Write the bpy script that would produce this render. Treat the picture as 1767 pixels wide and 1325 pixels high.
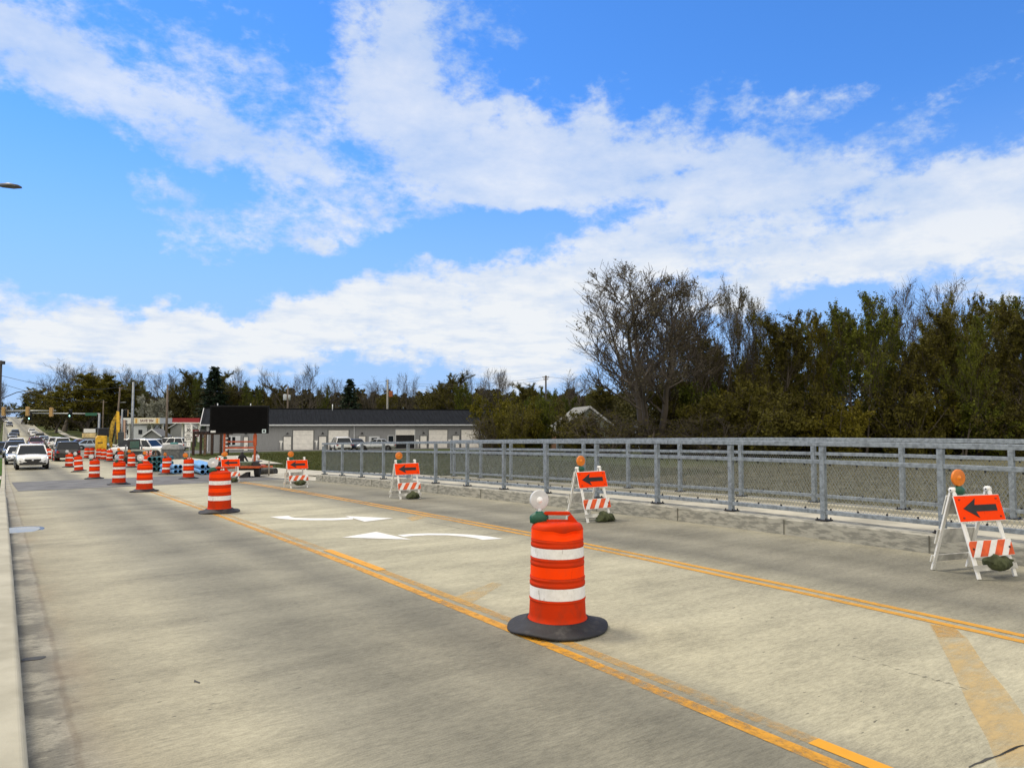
import bpy, bmesh, math, random
import numpy as np
from mathutils import Vector, Matrix, Euler, Quaternion
from math import sin, cos, tan, atan2, asin, sqrt, pi, radians, hypot, exp

for o in list(bpy.data.objects):
    bpy.data.objects.remove(o)
S = bpy.context.scene
COL = S.collection
random.seed(7)

# ------------------------------------------------------------------ camera, sky, sun, exposure
W, H_, FPX, HZ, VX = 1767.0, 1325.0, 1250.0, 731.0, -12.0
EYE = 1.85
YAW = math.atan((W/2 - VX)/FPX)
PITCH = math.atan((HZ - H_/2)/FPX)
cam_d = bpy.data.cameras.new('camera')
cam = bpy.data.objects.new('camera', cam_d)
COL.objects.link(cam)
cam.location = (0, 0, EYE)
cam.rotation_euler = (pi/2 + PITCH, 0, -YAW)
cam_d.sensor_width = 36.0
cam_d.lens = 36.0*FPX/W
cam_d.clip_start = 0.05
cam_d.clip_end = 9000
S.camera = cam
S.view_settings.view_transform = 'Standard'
S.view_settings.look = 'None'
S.view_settings.gamma = 1.0
S.view_settings.exposure = 0.46
S.render.engine = 'CYCLES'
S.cycles.max_bounces = 6
S.cycles.transparent_max_bounces = 8
S.cycles.caustics_reflective = False
S.cycles.caustics_refractive = False

RV = Vector((cos(YAW), -sin(YAW), 0))           # to the right of the view
FV = Vector((sin(YAW), cos(YAW), 0))            # away along the view
SUN_EL = radians(58)
sdir = (-RV*0.85 + FV*0.50).normalized()
SUN_DIR = Vector((sdir.x*cos(SUN_EL), sdir.y*cos(SUN_EL), sin(SUN_EL)))
sun_d = bpy.data.lights.new('sun', 'SUN')
sun_d.energy = 2.0
sun_d.angle = radians(13.0)
sun_d.color = (1.0, 0.90, 0.74)
sun = bpy.data.objects.new('sun', sun_d)
COL.objects.link(sun)
sun.location = (0, 0, 60)
sun.rotation_euler = SUN_DIR.to_track_quat('Z', 'Y').to_euler()


def pdir(px, py):
    c = Vector(((px - W/2)/FPX, (H_/2 - py)/FPX, -1.0))
    return (cam.rotation_euler.to_matrix() @ c).normalized()


# ---- node helper
class NG:
    def __init__(s, tree):
        s.t = tree
        s.n = tree.nodes
        s.l = tree.links

    def node(s, typ, **kw):
        n = s.n.new(typ)
        for k, v in kw.items():
            setattr(n, k, v)
        return n

    def put(s, sock, v):
        if hasattr(v, 'is_output') or isinstance(v, bpy.types.NodeSocket):
            s.l.new(v, sock)
        elif v is not None:
            sock.default_value = v

    def math(s, op, a, b=None, c=None, clamp=False):
        n = s.node('ShaderNodeMath', operation=op, use_clamp=clamp)
        s.put(n.inputs[0], a)
        if b is not None:
            s.put(n.inputs[1], b)
        if c is not None:
            s.put(n.inputs[2], c)
        return n.outputs[0]

    def vmath(s, op, a, b=None):
        n = s.node('ShaderNodeVectorMath', operation=op)
        s.put(n.inputs[0], a)
        if b is not None:
            s.put(n.inputs[3 if op == 'SCALE' else 1], b)
        return n.outputs[0]

    def noise(s, vec, scale=5, detail=4, rough=.55, dist=0, out=0):
        n = s.node('ShaderNodeTexNoise')
        n.inputs['Scale'].default_value = scale
        n.inputs['Detail'].default_value = detail
        n.inputs['Roughness'].default_value = rough
        n.inputs['Distortion'].default_value = dist
        if vec is not None:
            s.l.new(vec, n.inputs['Vector'])
        return n.outputs[out]

    def ramp(s, fac, stops, interp='LINEAR'):
        n = s.node('ShaderNodeValToRGB')
        cr = n.color_ramp
        cr.interpolation = interp
        while len(cr.elements) < len(stops):
            cr.elements.new(0.5)
        for e, (p, c) in zip(cr.elements, stops):
            e.position = p
            e.color = (c[0], c[1], c[2], 1) if hasattr(c, '__len__') else (c, c, c, 1)
        s.put(n.inputs[0], fac)
        return n.outputs[0]

    def mix(s, fac, a, b, mode='MIX'):
        n = s.node('ShaderNodeMix', data_type='RGBA', blend_type=mode)
        s.put(n.inputs[0], fac)
        for sock, v in ((n.inputs[6], a), (n.inputs[7], b)):
            if isinstance(v, (tuple, list)):
                v = (v[0], v[1], v[2], 1)
            s.put(sock, v)
        return n.outputs[2]

    def smooth(s, x, a, b):
        n = s.node('ShaderNodeMapRange', interpolation_type='SMOOTHSTEP')
        s.put(n.inputs[0], x)
        n.inputs[1].default_value = a
        n.inputs[2].default_value = b
        return n.outputs[0]


# ---- world: Nishita sky with a procedural cloud layer fixed to compass directions, plus bright cover added out of view
world = bpy.data.worlds.new('World')
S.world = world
world.use_nodes = True
g = NG(world.node_tree)
g.n.clear()
out = g.node('ShaderNodeOutputWorld')
bg = g.node('ShaderNodeBackground')
bg.inputs['Strength'].default_value = 0.10
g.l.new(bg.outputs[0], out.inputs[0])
sky = g.node('ShaderNodeTexSky', sky_type='NISHITA', sun_disc=False)
sky.sun_elevation = SUN_EL
sky.sun_rotation = atan2(SUN_DIR.x, SUN_DIR.y)
sky.air_density = 1.0
sky.dust_density = 0.0
sky.ozone_density = 3.0
hs = g.node('ShaderNodeHueSaturation')
hs.inputs['Hue'].default_value = 0.485
hs.inputs['Saturation'].default_value = 1.18
hs.inputs['Value'].default_value = 1.0
g.l.new(sky.outputs[0], hs.inputs['Color'])
tc = g.node('ShaderNodeTexCoord')
D = tc.outputs['Generated']
sp = g.node('ShaderNodeSeparateXYZ')
g.l.new(D, sp.inputs[0])
az = g.math('ARCTAN2', sp.outputs[0], sp.outputs[1])
el = g.math('ARCSINE', sp.outputs[2])
cb = g.node('ShaderNodeCombineXYZ')
g.l.new(az, cb.inputs[0])
g.l.new(el, cb.inputs[1])
w1 = g.vmath('SCALE', g.vmath('SUBTRACT', g.noise(D, 5, 3, .5, out=1), (.5, .5, .5)), 0.16)
w2 = g.vmath('SCALE', g.vmath('SUBTRACT', g.noise(D, 17, 4, .55, out=1), (.5, .5, .5)), 0.075)
azel = g.vmath('ADD', g.vmath('ADD', cb.outputs[0], w1), w2)
# (px, py, rx, ry, tilt, amount) of the cloud masses, turned into azimuth and elevation
CLOUDS = [
    (40, 105, 190, 70, 22, .75), (230, 190, 270, 80, 17, .85), (470, 260, 200, 80, 20, .7),
    (430, 60, 90, 70, 0, .55), (230, 40, 220, 50, 10, .35), (700, 50, 160, 90, -10, .75), (660, 120, 90, 90, 0, .5), (860, 30, 60, 60, 0, .5),
    (600, 170, 180, 80, 10, .6), (800, 250, 240, 110, 10, .8), (1000, 270, 320, 120, 5, .85), (1180, 270, 330, 110, 5, .6),
    (760, 340, 180, 70, 0, .7), (1070, 165, 70, 40, 0, .5), (930, 110, 30, 18, 0, .4), (990, 48, 40, 18, 0, .35),
    (520, 400, 300, 42, 3, .75), (310, 370, 80, 45, 20, .6), (220, 258, 34, 18, 5, .55), (240, 335, 55, 20, 10, .5),
    (1380, 165, 90, 35, 8, .55), (1450, 175, 40, 22, 0, .4), (1620, 170, 150, 40, -20, .5), (1745, 220, 60, 25, -10, .5),
    (1400, 290, 260, 70, 8, .45), (1560, 340, 40, 12, 0, .35), (1690, 350, 200, 60, -14, .65), (1500, 430, 300, 60, -8, .95), (1720, 400, 160, 70, -10, .9),
    (1090, 435, 120, 40, 0, .85), (1250, 430, 250, 60, -5, .55), (1250, 340, 300, 70, 0, .5),
    (120, 545, 330, 65, 3, .95), (420, 535, 200, 55, -4, .95), (800, 530, 330, 90, -4, .95), (950, 560, 200, 110, 0, .75), (600, 560, 250, 60, 0, .6),
    (100, 610, 500, 50, 0, .35), (900, 620, 500, 60, 0, .35), (1500, 500, 500, 60, 0, .3),
    (150, 300, 300, 110, 10, -.5), (1300, 80, 420, 100, 0, -.6), (620, 300, 120, 45, 12, -.45), (560, 90, 60, 60, 0, -.45), (1190, 295, 50, 24, -10, -.8), (870, 410, 140, 30, -8, -.9), (650, 452, 300, 26, -2, -.7), (930, 70, 110, 70, 20, -.45), (1100, 395, 120, 22, -4, -.4),
    (300, 470, 400, 45, 0, -.45), (1640, 250, 140, 50, 20, -.35), (1620, 480, 300, 30, -6, -.2),
]
dens = 0.0
for (cx, cy, rx, ry, tl, am) in CLOUDS:
    d = pdir(cx, cy)
    mp = g.node('ShaderNodeMapping', vector_type='TEXTURE')
    mp.inputs['Location'].default_value = (atan2(d.x, d.y), asin(d.z), 0)
    mp.inputs['Rotation'].default_value = (0, 0, -radians(tl))
    k = 1/FPX
    mp.inputs['Scale'].default_value = (rx*k*1.35, ry*k*1.35, 1)
    g.l.new(azel, mp.inputs['Vector'])
    gr = g.node('ShaderNodeTexGradient', gradient_type='SPHERICAL')
    g.l.new(mp.outputs[0], gr.inputs[0])
    dens = g.math('MULTIPLY_ADD', gr.outputs['Fac'], am*1.10, dens)
zz = g.math('ADD', g.math('MAXIMUM', sp.outputs[2], 0.0), 0.10)
cp = g.node('ShaderNodeCombineXYZ')
g.l.new(g.math('DIVIDE', sp.outputs[0], zz), cp.inputs[0])
g.l.new(g.math('DIVIDE', sp.outputs[1], zz), cp.inputs[1])
fl = g.node('ShaderNodeMapping')
fl.inputs['Scale'].default_value = (1, 1, 1.7)
g.l.new(D, fl.inputs[0])
nA = g.noise(cp.outputs[0], 1.6, 9, .6, .3)
nB = g.noise(fl.outputs[0], 13, 7, .6, .25)
nC = g.noise(fl.outputs[0], 36, 6, .62)
nE = g.noise(fl.outputs[0], 95, 4, .6)
dens = g.math('MULTIPLY_ADD', g.math('SUBTRACT', nA, .5), 1.3, dens)
dens = g.math('MULTIPLY_ADD', g.math('SUBTRACT', nB, .5), 1.7, dens)
dens = g.math('MULTIPLY_ADD', g.math('SUBTRACT', nC, .5), 1.15, dens)
dens = g.math('MULTIPLY_ADD', g.math('SUBTRACT', nE, .5), 0.55, dens)
cover = g.math('MULTIPLY', g.smooth(dens, 0.22, 1.08), g.math('MULTIPLY_ADD', g.smooth(el, 0.34, 0.16), .17, .80))
shade = g.math('MULTIPLY_ADD', g.math('SUBTRACT', g.noise(cp.outputs[0], 3.0, 7, .6), .5), 2.2, g.math('MULTIPLY_ADD', dens, .38, -.02), clamp=True)
lowel = g.smooth(el, 0.36, 0.10)
shade = g.math('MULTIPLY_ADD', lowel, .42, shade, clamp=True)
ccol = g.mix(shade, (3.75, 4.75, 6.4), (6.4, 6.6, 6.8))
# pale air low above the horizon
hz = g.math('MULTIPLY', g.smooth(el, 0.42, 0.03), 0.85)
skyc = g.mix(hz, g.mix(1.0, hs.outputs[0], (.82, .98, 1.50), 'MULTIPLY'), (2.5, 3.95, 6.5))
over = g.math('MULTIPLY', g.smooth(g.math('MULTIPLY_ADD', g.math('SUBTRACT', nA, .5), .5, el), 0.62, 0.85), .86)  # warm cloud cover added above the view to neutralise the ambient light
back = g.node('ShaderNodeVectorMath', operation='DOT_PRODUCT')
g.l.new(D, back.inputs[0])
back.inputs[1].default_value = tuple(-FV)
bk = g.math('MULTIPLY', g.smooth(back.outputs['Value'], -.15, .40), .95)  # brighter cover added behind the camera to light faces turned towards it
inpic = g.mix(cover, skyc, ccol)
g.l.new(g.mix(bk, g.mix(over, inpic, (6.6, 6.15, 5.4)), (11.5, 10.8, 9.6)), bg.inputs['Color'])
world.cycles.sampling_method = 'MANUAL'
world.cycles.sample_map_resolution = 512

# ------------------------------------------------------------------ ground shape
ZT = [(-400, -1.0), (-60, -.25), (-20, -.03), (0, 0), (5, 0), (10, -.05), (18, -.22), (27, -.45), (32.5, -.63), (38, -.85), (46, -1.10), (55, -1.27), (80, -1.50),
      (100, -1.7), (150, -2.05), (235, -1.57), (300, .2), (360, 2.2), (515, 6.0), (640, 6.4), (900, 4.0), (6000, 4.0)]


def lerp_tab(tab, y):
    if y <= tab[0][0]:
        return tab[0][1]
    for (a, b), (c, d) in zip(tab, tab[1:]):
        if y <= c:
            return b + (d - b)*(y - a)/(c - a)
    return tab[-1][1]


def zr(y):                                       # road height, corners rounded by averaging
    w = 1.5 + abs(y)*.04
    return (lerp_tab(ZT, y - w) + 2*lerp_tab(ZT, y) + lerp_tab(ZT, y + w))/4


def xl(y):
    return lerp_tab([(-60, .15), (2, .165), (27, .39), (53, .72), (100, 1.2), (235, 2.5), (360, 3.9), (640, 6.5), (900, 9)], y)


def xr(y):
    return lerp_tab([(-60, 10.97), (30, 10.97), (60, 11.4), (100, 12.4), (235, 12.3), (360, 12.6), (640, 16), (900, 20)], y)


def sm(a, b, x):
    t = min(1, max(0, (x - a)/(b - a)))
    return t*t*(3 - 2*t)


def T(x, y):                                     # land height
    z = zr(y)
    inside = sm(xl(y) - 3.2, xl(y) - 2.3, x)*(1 - sm(xr(y) + 3.6, xr(y) + 4.4, x))
    nb = 1 - sm(30, 36, y)                       # bridge part
    right = min(z + .06, -1.25 - .006*max(0, min(x, 90) - 20))
    right = z + .06 + (right - z - .06)*sm(xr(y) + 4.0, xr(y) + 9, x)*(1 - sm(40, 120, y)*.0)
    left = z + .10 + (min(z, -1.6) - z)*sm(-3, -9, x)*nb
    outz = right if x > (xl(y) + xr(y))/2 else left
    far = sm(200, 420, y)
    outz = outz*(1 - far) + (z + .1)*far
    return outz*(1 - inside) + (z - .30)*inside


def G(px, d, z=None):                            # point of the ground in picture column px, d metres out
    r = (px - W/2)/FPX*d
    p = FV*d + RV*r
    return Vector((p.x, p.y, T(p.x, p.y) if z is None else z))


def road_hit(px, py):                            # where the line of sight meets the road
    d = pdir(px, py)
    t = 2.0
    for _ in range(4000):
        p = Vector((0, 0, EYE)) + d*t
        if p.z <= zr(p.y):
            break
        t += 0.02
    p.z = zr(p.y)
    return p


def zat(py, d):
    return EYE + (HZ - py)*d/FPX


# ------------------------------------------------------------------ materials
MATS = {}


def mat(name, col, rough=.6, metal=0.0, var=.12, scale=6.0, bump=0.0, bscale=40.0, col2=None, spec=.5, coat=0.0, emit=None, estr=0.0, stretch=None, thr=None):
    """Principled material; colour wanders with object-space noise (wear, dirt), optional second colour in patches."""
    if name in MATS:
        return MATS[name]
    m = bpy.data.materials.new(name)
    m.use_nodes = True
    g = NG(m.node_tree)
    b = g.n['Principled BSDF']
    tcn = g.node('ShaderNodeTexCoord')
    vec = tcn.outputs['Object']
    if stretch:
        mp = g.node('ShaderNodeMapping')
        mp.inputs['Scale'].default_value = stretch
        g.l.new(vec, mp.inputs[0])
        vec = mp.outputs[0]
    n = g.noise(vec, scale, 5, .6)
    c2 = col2 if col2 else tuple(min(1, c*(1 - var*1.6)) for c in col)
    c1 = col if col2 else tuple(min(1, c*(1 + var*.6)) for c in col)
    fac = g.smooth(n, *(thr if thr else (.35, .68)))
    g.l.new(g.mix(fac, c1, c2), b.inputs['Base Color'])
    b.inputs['Roughness'].default_value = rough
    g.l.new(g.math('MULTIPLY_ADD', g.math('SUBTRACT', n, .5), .35, rough, clamp=True), b.inputs['Roughness'])
    b.inputs['Metallic'].default_value = metal
    b.inputs['Specular IOR Level'].default_value = spec
    b.inputs['Coat Weight'].default_value = coat
    if bump:
        bn = g.node('ShaderNodeBump')
        bn.inputs['Strength'].default_value = bump
        bn.inputs['Distance'].default_value = .01
        g.l.new(g.noise(vec, bscale, 4, .6), bn.inputs['Height'])
        g.l.new(bn.outputs[0], b.inputs['Normal'])
    if emit:
        b.inputs['Emission Color'].default_value = (*emit, 1)
        b.inputs['Emission Strength'].default_value = estr
    MATS[name] = m
    return m


# ------------------------------------------------------------------ mesh helper
class MB:
    def __init__(s):
        s.v = []
        s.f = []
        s.m = []
        s.sm = []

    def add(s, vs, fs, mi=0, smooth=False, M=None):
        o = len(s.v)
        if M is not None:
            vs = [M @ Vector(v) for v in vs]
        s.v += [tuple(v) for v in vs]
        for f in fs:
            s.f.append(tuple(i + o for i in f))
            s.m.append(mi)
            s.sm.append(smooth)
        return s

    def box(s, c, d, mi=0, M=None, rz=0.0):
        x, y, z = d[0]/2, d[1]/2, d[2]/2
        vs = [Vector((a*x, b*y, e*z)) for e in (-1, 1) for b in (-1, 1) for a in (-1, 1)]
        if rz:
            R = Matrix.Rotation(rz, 3, 'Z')
            vs = [R @ v for v in vs]
        vs = [v + Vector(c) for v in vs]
        return s.add(vs, [(0, 2, 3, 1), (4, 5, 7, 6), (0, 1, 5, 4), (2, 6, 7, 3), (0, 4, 6, 2), (1, 3, 7, 5)], mi, False, M)

    def bar(s, a, b, w, h, mi=0, up=(0, 0, 1), M=None):
        """box beam from a to b, w wide, h tall"""
        a, b = Vector(a), Vector(b)
        t = (b - a).normalized()
        u = Vector(up)
        if abs(t.dot(u)) > .98:
            u = Vector((0, 1, 0))
        sx = t.cross(u).normalized()
        uz = sx.cross(t).normalized()
        vs = []
        for p in (a, b):
            for (i, j) in ((-1, -1), (1, -1), (1, 1), (-1, 1)):
                vs.append(p + sx*(i*w/2) + uz*(j*h/2))
        return s.add(vs, [(0, 1, 2, 3), (7, 6, 5, 4), (0, 4, 5, 1), (1, 5, 6, 2), (2, 6, 7, 3), (3, 7, 4, 0)], mi, False, M)

    def tube(s, pts, r, n=8, mi=0, M=None, caps=True):
        pts = [Vector(p) for p in pts]
        rs = r if hasattr(r, '__len__') else [r]*len(pts)
        vs, fs = [], []
        ref = Vector((0, 0, 1))
        for i, p in enumerate(pts):
            t = (pts[min(i + 1, len(pts) - 1)] - pts[max(i - 1, 0)]).normalized()
            rf = ref if abs(t.dot(ref)) < .95 else Vector((1, 0, 0))
            a = t.cross(rf).normalized()
            b = t.cross(a)
            for k in range(n):
                q = 2*pi*k/n
                vs.append(p + a*(rs[i]*cos(q)) + b*(rs[i]*sin(q)))
        for i in range(len(pts) - 1):
            for k in range(n):
                k2 = (k + 1) % n
                fs.append((i*n + k, i*n + k2, (i + 1)*n + k2, (i + 1)*n + k))
        if caps:
            fs.append(tuple(range(n)))
            fs.append(tuple(range((len(pts) - 1)*n, len(pts)*n))[::-1])
        return s.add(vs, fs, mi, n > 5, M)

    def lathe(s, prof, n=32, mi=0, M=None, fn=None, smooth=True):
        vs, fs = [], []
        for (r, z) in prof:
            for k in range(n):
                q = 2*pi*k/n
                p = Vector((r*cos(q), r*sin(q), z))
                vs.append(fn(p) if fn else p)
        for i in range(len(prof) - 1):
            for k in range(n):
                k2 = (k + 1) % n
                fs.append((i*n + k, i*n + k2, (i + 1)*n + k2, (i + 1)*n + k))
        if prof[0][0] > 1e-4:
            fs.append(tuple(range(n))[::-1])
        if prof[-1][0] > 1e-4:
            fs.append(tuple(range((len(prof) - 1)*n, len(prof)*n)))
        return s.add(vs, fs, mi, smooth, M)

    def prism(s, poly, y0, y1, mi=0, M=None):
        """polygon in x-z pushed along y"""
        n = len(poly)
        vs = [(x, y0, z) for x, z in poly] + [(x, y1, z) for x, z in poly]
        fs = [tuple(range(n)), tuple(range(n, 2*n))[::-1]]
        for i in range(n):
            j = (i + 1) % n
            fs.append((i, i + n, j + n, j))
        return s.add(vs, fs, mi, False, M)

    def loft(s, rings, mi=0, M=None, smooth=True, caps=True, closed=True):
        n = len(rings[0])
        vs = [p for r in rings for p in r]
        fs = []
        for i in range(len(rings) - 1):
            for k in range(n if closed else n - 1):
                k2 = (k + 1) % n
                fs.append((i*n + k, i*n + k2, (i + 1)*n + k2, (i + 1)*n + k))
        if caps:
            fs.append(tuple(range(n))[::-1])
            fs.append(tuple(range((len(rings) - 1)*n, len(rings)*n)))
        return s.add(vs, fs, mi, smooth, M)

    def mesh(s, name, mats):
        me = bpy.data.meshes.new(name)
        me.from_pydata(s.v, [], s.f)
        for m in mats:
            me.materials.append(m)
        me.polygons.foreach_set('material_index', s.m)
        me.polygons.foreach_set('use_smooth', s.sm)
        bm = bmesh.new()
        bm.from_mesh(me)
        bmesh.ops.recalc_face_normals(bm, faces=bm.faces)
        bm.to_mesh(me)
        bm.free()
        me.update()
        return me

    def build(s, name, mats, parent=None, bevel=0.0, label=None):
        if not isinstance(mats, (list, tuple)):
            mats = [mats]
        o = bpy.data.objects.new(name, s.mesh(name, mats))
        COL.objects.link(o)
        if parent is not None:
            o.parent = parent
        if bevel:
            b = o.modifiers.new('bevel', 'BEVEL')
            b.width = bevel
            b.segments = 2
            b.limit_method = 'ANGLE'
        if label:
            o['label'] = label
        return o


def tag(o, label=None, cat=None, group=None, kind=None):
    if label:
        o['label'] = label
    if cat:
        o['category'] = cat
    if group:
        o['group'] = group
    if kind:
        o['kind'] = kind
    return o


def thing(name, label, cat, loc=(0, 0, 0), rz=0.0, group=None):
    o = bpy.data.objects.new(name, None)
    o.empty_display_size = .2
    COL.objects.link(o)
    o.location = loc
    o.rotation_euler = (0, 0, rz)
    return tag(o, label, cat, group)


def copy_tree(o, parent=None):
    c = o.copy()
    COL.objects.link(c)
    if parent is not None:
        c.parent = parent
    for ch in list(o.children):
        copy_tree(ch, c)
    return c


def lettering(txt, size, pos, parent, m, face=0.0, name='lettering', bold=.0, sx=1.0):
    """upright letters facing local -Y, centred at pos"""
    cu = bpy.data.curves.new('letters', 'FONT')
    cu.body = txt
    cu.size = size
    cu.align_x = 'CENTER'
    cu.align_y = 'CENTER'
    cu.extrude = .002
    cu.offset = bold
    cu.space_line = .95
    t = bpy.data.objects.new('letters', cu)
    COL.objects.link(t)
    dg = bpy.context.evaluated_depsgraph_get()
    me = bpy.data.meshes.new_from_object(t.evaluated_get(dg))
    bpy.data.objects.remove(t)
    me.materials.clear()
    me.materials.append(m)
    me.transform(Matrix.Translation(pos) @ Matrix.Rotation(face, 4, 'Z') @ Matrix.Rotation(pi/2, 4, 'X') @ Matrix.Diagonal((sx, 1, 1, 1)))
    o = bpy.data.objects.new(name, me)
    COL.objects.link(o)
    o.parent = parent
    return o


FACE_CAM = -YAW                                   # turns local -Y towards the camera

white_paint = mat('white_paint', (.80, .79, .75), .5, scale=11, col2=(.52, .50, .44), thr=(.56, .74))
black_rubber = mat('black_rubber', (.016, .016, .018), .75, scale=9, bump=.4, col2=(.055, .053, .050), thr=(.50, .78))
tyre_m = mat('tyre_rubber', (.014, .014, .015), .85, var=.3)
galv = mat('galvanised_steel', (.265, .298, .32), .52, metal=.35, var=.22, scale=14, bump=.05)
dark_metal = mat('dark_metal', (.03, .03, .032), .5, metal=.3)
grey_pole = mat('grey_pole_metal', (.30, .32, .33), .45, metal=.5)
wood_pole = mat('weathered_pole_wood', (.16, .125, .095), .85, var=.3, stretch=(6, 6, .6), scale=3)
black_letter = mat('black_letter_paint', (.012, .012, .012), .6)
orange_plastic = mat('orange_plastic', (.58, .036, .005), .55, scale=9, col2=(.42, .040, .012), spec=.06, bump=.1, bscale=25, thr=(.45, .75))
orange_sheet = mat('orange_reflective_sheeting', (1.0, .040, .003), .45, var=.10, scale=7, spec=.2)
white_sheet = mat('white_reflective_sheeting', (.83, .83, .82), .38, var=.05, scale=5, col2=(.74, .74, .73), thr=(.55, .8))
green_plastic = mat('green_lamp_plastic', (.008, .11, .06), .45, var=.2)
amber = mat('amber_lens', (.85, .25, .01), .25, var=.15, scale=16)
clear_lens = mat('clear_lens', (.90, .90, .90), .35, var=.08, scale=20)
glass_m = mat('dark_window_glass', (.012, .017, .024), .10, var=.1, spec=.32)
chrome = mat('bright_trim', (.6, .6, .62), .2, metal=.9, var=.05)
red_lens = mat('red_lens', (.45, .01, .01), .2, var=.1)
# ------------------------------------------------------------------ terrain, road, kerbs
def grass_mat(name, cols, patch=.05):
    m = bpy.data.materials.new(name)
    m.use_nodes = True
    g = NG(m.node_tree)
    b = g.n['Principled BSDF']
    P = g.node('ShaderNodeNewGeometry').outputs['Position']
    a = g.noise(P, patch, 4, .6)
    c = g.noise(P, 1.3, 5, .7)
    e = g.noise(P, 14, 3, .7)
    k = g.math('ADD', g.math('MULTIPLY', a, .9), g.math('ADD', g.math('MULTIPLY', c, .5), g.math('MULTIPLY', e, .35)))
    g.l.new(g.ramp(g.smooth(k, .55, 1.2), [(0, cols[0]), (.5, cols[1]), (1, cols[2])]), b.inputs['Base Color'])
    b.inputs['Roughness'].default_value = .95
    b.inputs['Specular IOR Level'].default_value = .1
    bn = g.node('ShaderNodeBump')
    bn.inputs['Strength'].default_value = .7
    bn.inputs['Distance'].default_value = .08
    g.l.new(g.math('ADD', c, e), bn.inputs['Height'])
    g.l.new(bn.outputs[0], b.inputs['Normal'])
    return m


grass_ground = grass_mat('rough_grass', [(.034, .048, .010), (.058, .070, .018), (.095, .098, .036)])
_g = NG(grass_ground.node_tree)
_b = _g.n['Principled BSDF']
_c = _b.inputs['Base Color'].links[0].from_socket
_s = _g.node('ShaderNodeSeparateXYZ')
_g.l.new(_g.node('ShaderNodeNewGeometry').outputs['Position'], _s.inputs[0])
_n = _g.noise(_g.node('ShaderNodeNewGeometry').outputs['Position'], .9, 5, .65)
_f = _g.smooth(_g.math('MULTIPLY_ADD', _g.math('SUBTRACT', _n, .5), 18, _s.outputs[1]), 44, 30)
_dry = _g.ramp(_g.smooth(_n, .3, .7), [(0, (.080, .078, .045)), (.5, (.115, .110, .066)), (1, (.155, .146, .095))])
_g.l.new(_g.mix(_f, _c, _dry), _b.inputs['Base Color'])      # dry field near the bridge, greener lawn farther on


def axis_lines(lim, dense_lo, dense_hi, step, grow=1.22):
    xs = list(np.arange(dense_lo, dense_hi + 1e-6, step))
    s = step
    x = dense_hi
    while x < lim:
        s *= grow
        x += s
        xs.append(x)
    s = step
    x = dense_lo
    while x > -lim:
        s *= grow
        x -= s
        xs.insert(0, x)
    return xs


gx = axis_lines(4000, -14, 24, 1.0)
gy = axis_lines(4000, -20, 60, 2.0, 1.12)
mb = MB()
vs = [(x, y, T(x, y)) for y in gy for x in gx]
nx = len(gx)
fs = [(j*nx + i, j*nx + i + 1, (j + 1)*nx + i + 1, (j + 1)*nx + i) for j in range(len(gy) - 1) for i in range(nx - 1)]
mb.add(vs, fs, 0, True)
tag(mb.build('ground', grass_ground), kind='structure')

YS = [-60, -40, -25] + list(np.arange(-16, 110, 1.0)) + list(np.arange(112, 300, 6)) + list(np.arange(300, 860, 20))
YS = [float(y) for y in YS]


def ribbon(mbx, ys, fa, fb, za, zb=None, mi=0, nsub=1):
    """strip between x=fa(y) and x=fb(y) at height za(y)"""
    zb = zb or za
    vs, fs = [], []
    for y in ys:
        for k in range(nsub + 1):
            t = k/nsub
            vs.append((fa(y)*(1 - t) + fb(y)*t, y, za(y)*(1 - t) + zb(y)*t))
    n = nsub + 1
    for i in range(len(ys) - 1):
        for k in range(nsub):
            fs.append((i*n + k, i*n + k + 1, (i + 1)*n + k + 1, (i + 1)*n + k))
    mbx.add(vs, fs, mi, True)


def extrude_profile(mbx, ys, prof, mi=0):
    """prof: function y -> closed list of (x, z), lofted along the road"""
    rings = [[(x, y, z) for x, z in prof(y)] for y in ys]
    mbx.loft(rings, mi, smooth=False)


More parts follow.
